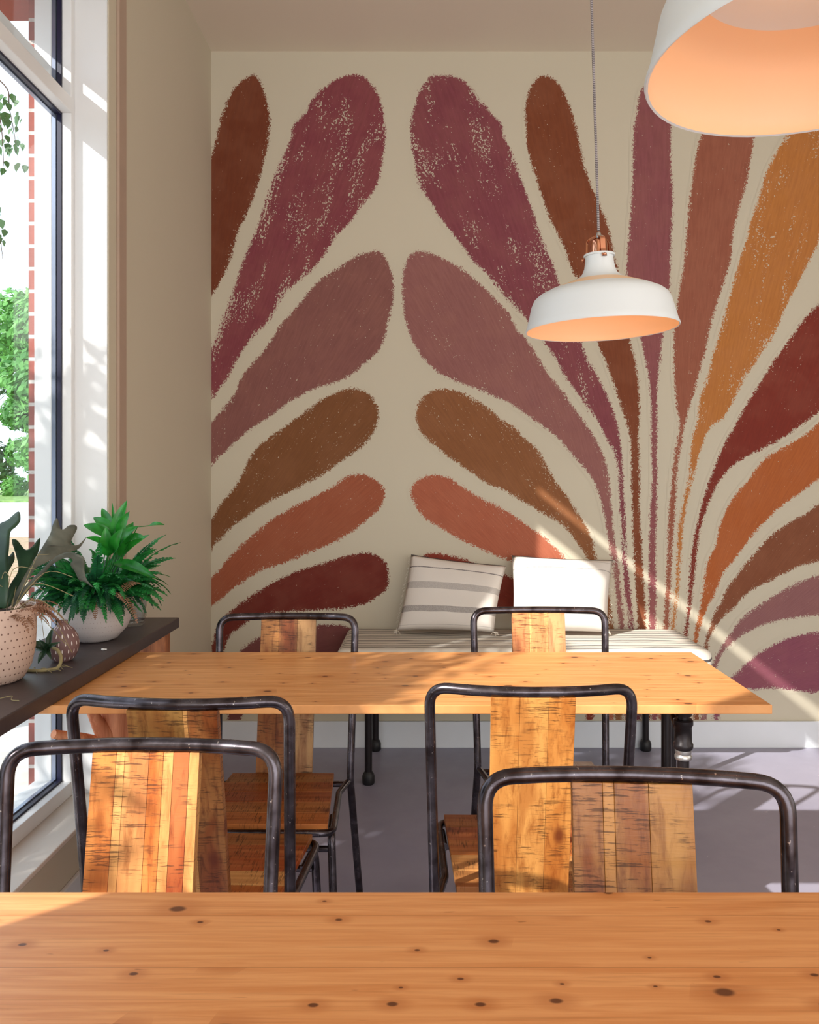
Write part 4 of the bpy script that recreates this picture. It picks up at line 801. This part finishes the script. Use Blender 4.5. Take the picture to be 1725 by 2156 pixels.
# --- trailing cutting between the pots
tc = thing('plant_cutting', 'rooted green plant cutting lying on the shelf beside the mauve vase', 'plant', (-0.918, 1.99, SZ))
rnd = random.Random(3); g = G()
for k in range(13):
    a = rnd.uniform(0, 2*PI); b = Vector((-0.01, 0.0, 0.045)); t_ = b+Vector((math.cos(a)*rnd.uniform(.02,.05), math.sin(a)*0.03, rnd.uniform(-0.03, 0.05)))
    blade(g, b, t_, rnd.uniform(0.010, 0.018), 0.008, 0.5, 8, Vector((0.1,-0.8,0.5)))
g.build('leaves', M['stag_g'], tc, smooth=True)
g = G(); g.tube(catmull([(0.0,0,0.05),(0.018,-0.01,0.045),(0.030,-0.02,0.028),(0.026,-0.03,0.008),(0.0,-0.04,0.004),(-0.025,-0.042,0.004),(-0.05,-0.040,0.004)], 6), 0.0042, 8)
for k in range(9):
    s_ = Vector((rnd.uniform(-.04,.03), rnd.uniform(-.05,-.01), 0.004)); e = s_+Vector((rnd.uniform(-.02,.04), rnd.uniform(-.03,.02), 0.0)); g.tube([s_, (s_+e)/2+Vector((0,0,0.004)), e], 0.0008, 4)
g.build('stem', M['root'], tc, smooth=True)
g = G(); g.ball((0,0,0.0035), 0.0045, 8, 5, (1.3,1,0.7)); g.ball((0.006,0.003,0.003), 0.0032, 8, 5, (1,1.2,0.7)); o = g.build('fallen_petal', M['white']); o.location = (-0.873, 2.19, SZ)
tag(o, 'tiny white petal lying on the shelf in front of the fern bowl', 'petal')
g = G(); g.tube(catmull([(0,0,0.002),(0.02,0.01,0.004),(0.03,-0.012,0.002),(0.05,-0.02,0.003)], 6), 0.0009, 5); o = g.build('fallen_root', M['root']); o.location = (-0.90, 1.71, SZ)
tag(o, 'thin fallen root fibre curled near the front edge of the shelf', 'root')

# ------------------------------------------------------------------ outside
def mat_ground(name, c1, c2, sc):
    t = NT(name); n = t.noise(t.co(), sc, 5, 0.6); t.base(t.mix(t.ramp(n, 0.35, 0.65), c1, c2)); t.rough(0.95); return t.m
M['lawn'] = mat_ground('lawn_grass', rgb(84,124,60), rgb(136,168,96), 3.0); M['litter'] = mat_ground('leaf_litter', rgb(120,116,80), rgb(176,140,116), 5.0); M['road'] = mat_ground('pale_road', rgb(176,180,186), rgb(196,198,202), 1.0)
M['paving'] = mat_ground('pale_paving', rgb(168,164,158), rgb(196,190,182), 7.0)
def flat(name, x0, x1, y0, y1, z, m):
    g = G(); g.box(x0, x1, y0, y1, z-0.15, z); return tag(g.build(name, m), kind='structure')
flat('paving', -6, -1.28, -3, 9, -0.02, M['paving']); flat('planting_bed', -12, -1.28, 9, 17.5, -0.01, M['litter']); flat('road', -60, 10, 17.5, 42, -0.02, M['road']); flat('lawn', -90, 30, 42, 75, 0.06, M['lawn'])
flat('ground', -60, -6, -10, 17.4, -0.05, M['litter'])
M['leaf_out'] = mat_leaf('tree_leaf', rgb(60, 118, 56), rgb(112, 172, 88), 0.6, vs=0.8); M['leaf_dk'] = mat_leaf('tree_leaf_dark', rgb(30, 66, 40), rgb(70, 116, 62), 0.6, vs=0.8); M['bark'] = simple('tree_bark', rgb(92, 78, 66), 0.9, var=0.2)
def leaf_cloud(g, blobs, count, size, seed):
    rnd = random.Random(seed); tot = sum(b[3]**2 for b in blobs)
    for (x, y, z, r) in blobs:
        for k in range(int(count*r*r/tot)):
            d = Vector((rnd.gauss(0,1), rnd.gauss(0,1), rnd.gauss(0,1))).normalized(); p = Vector((x,y,z))+d*r*rnd.uniform(0.72, 1.04)
            u = (d.orthogonal().normalized()+Vector((rnd.uniform(-.8,.8), rnd.uniform(-.8,.8), rnd.uniform(-.8,.8)))).normalized(); v = u.cross(d+Vector((rnd.uniform(-.5,.5),)*3)).normalized(); s = size*rnd.uniform(0.6, 1.3)
            g.add([p-u*s, p+v*s*0.45, p+u*s, p-v*s*0.45], [(0,1,2,3)])
def tree(label, x, y, z0, h, r, seed, cnt, size, mat, name='tree', low=0.3, cat='tree'):
    t = thing(name, label, cat, (x, y, z0)); rnd = random.Random(seed); blobs = [(0,0,h-r*0.8,r*0.8)]
    for k in range(9):
        a = 2*PI*k/9+rnd.uniform(-.3,.3); zz = h*low+(h-h*low)*rnd.uniform(0.05, 0.8); rr = r*rnd.uniform(0.42, 0.62); blobs.append((math.cos(a)*r*0.6, math.sin(a)*r*0.6, zz, rr))
    g = G(); leaf_cloud(g, blobs, cnt, size, seed); g.build('foliage', mat, t)
    g = G(); g.tube([(0,0,0),(0.01*h,0,h*0.4),(0,0.01*h,h*0.85)], [h*0.025, h*0.018, h*0.006], 8); 
    for k in range(5):
        b = blobs[1+k]; g.tube([(0,0,h*0.3),(b[0]*0.5,b[1]*0.5,(h*0.35+b[2])/2),(b[0],b[1],b[2])], [h*0.010,h*0.007,h*0.003], 6)
    g.build('trunk', M['bark'], t, smooth=True)
tree('tall pale green tree across the road beyond the window, nearest the brick edge', -21.5, 47, 0.0, 12.5, 3.3, 11, 7000, 0.30, M['leaf_out'], low=0.1)
tree('darker green tree across the road at the left edge of the window view', -33.5, 56, 0.0, 15.0, 4.2, 12, 7000, 0.34, M['leaf_dk'], low=0.08)
tree('low bushy green tree on the lawn across the road, below the taller trees', -25.6, 52.6, 0.0, 7.5, 1.7, 13, 5000, 0.22, M['leaf_out'], low=0.02)
# birch whose hanging twigs show at the top of the pane
bt = thing('birch_tree', 'birch tree outside with round leaves hanging before the upper window pane', 'tree', (-3.1, 3.5, -0.02))
g = G(); g.tube([(0,0,0),(0.03,0,1.6),(-0.02,0.02,3.4),(0,0,4.4)], [0.07,0.06,0.04,0.02], 12)
rnd = random.Random(21); gl = G()
def twig(pts, leaves, s=0.024):
    P = catmull([Vector(p) for p in pts], 8); g.tube(P, [0.006-0.005*i/len(P) for i in range(len(P))], 6)
    for k in range(leaves):
        t_ = rnd.uniform(0.35, 1.0); p = P[min(int(t_*len(P)), len(P)-1)]+Vector((rnd.uniform(-.035,.035), rnd.uniform(-.07,.07), rnd.uniform(-.08,.02))); sz = s*rnd.uniform(0.7,1.2)
        dn = Vector((rnd.uniform(-.4,.4), rnd.uniform(-.4,.4), -1)).normalized(); sd_ = Vector((rnd.uniform(-1,1), rnd.uniform(-.6,.6), 0.1)).normalized(); N = dn.cross(sd_)*0.1
        gl.add([p, p+sd_*sz*0.62+dn*sz*0.35, p+sd_*sz*0.5+dn*sz*0.9, p+dn*sz*1.7, p-sd_*sz*0.5+dn*sz*0.9, p-sd_*sz*0.62+dn*sz*0.35], [(0,1,2,3,4,5)])
def rel(px, py, d): return at(px, py, d)-bt.location
twig([(0,0,2.6),(0.4,0.05,3.2),(0.9,0.05,3.25),rel(0,170,3.5),rel(20,230,3.5),rel(38,330,3.5)], 46)
twig([(0,0,2.6),(0.5,0.1,3.1),(0.9,0,3.1),rel(-30,150,3.4),rel(0,250,3.4),rel(8,350,3.4)], 40)
twig([(0,0,2.3),(0.5,0.1,2.8),(0.9,0,2.7),rel(-40,380,3.45),rel(-10,440,3.45),rel(6,545,3.45)], 26)
twig([(0,0,2.9),(-0.5,0.3,3.3),(-0.9,0.4,3.1)], 60); twig([(0,0,3.2),(0.2,0.6,3.8),(0.4,1.0,3.6)], 60)
g.build('trunk', M['bark'], bt, smooth=True); gl.build('leaves', M['leaf_dk'], bt)
# clipped round shrub beside the window, off to the left: it shades part of the glass
tree('round clipped shrub growing just outside the window', -2.37, 0.92, -0.02, 2.84, 0.86, 31, 9000, 0.045, M['leaf_dk'], name='round_shrub', low=0.55, cat='shrub')
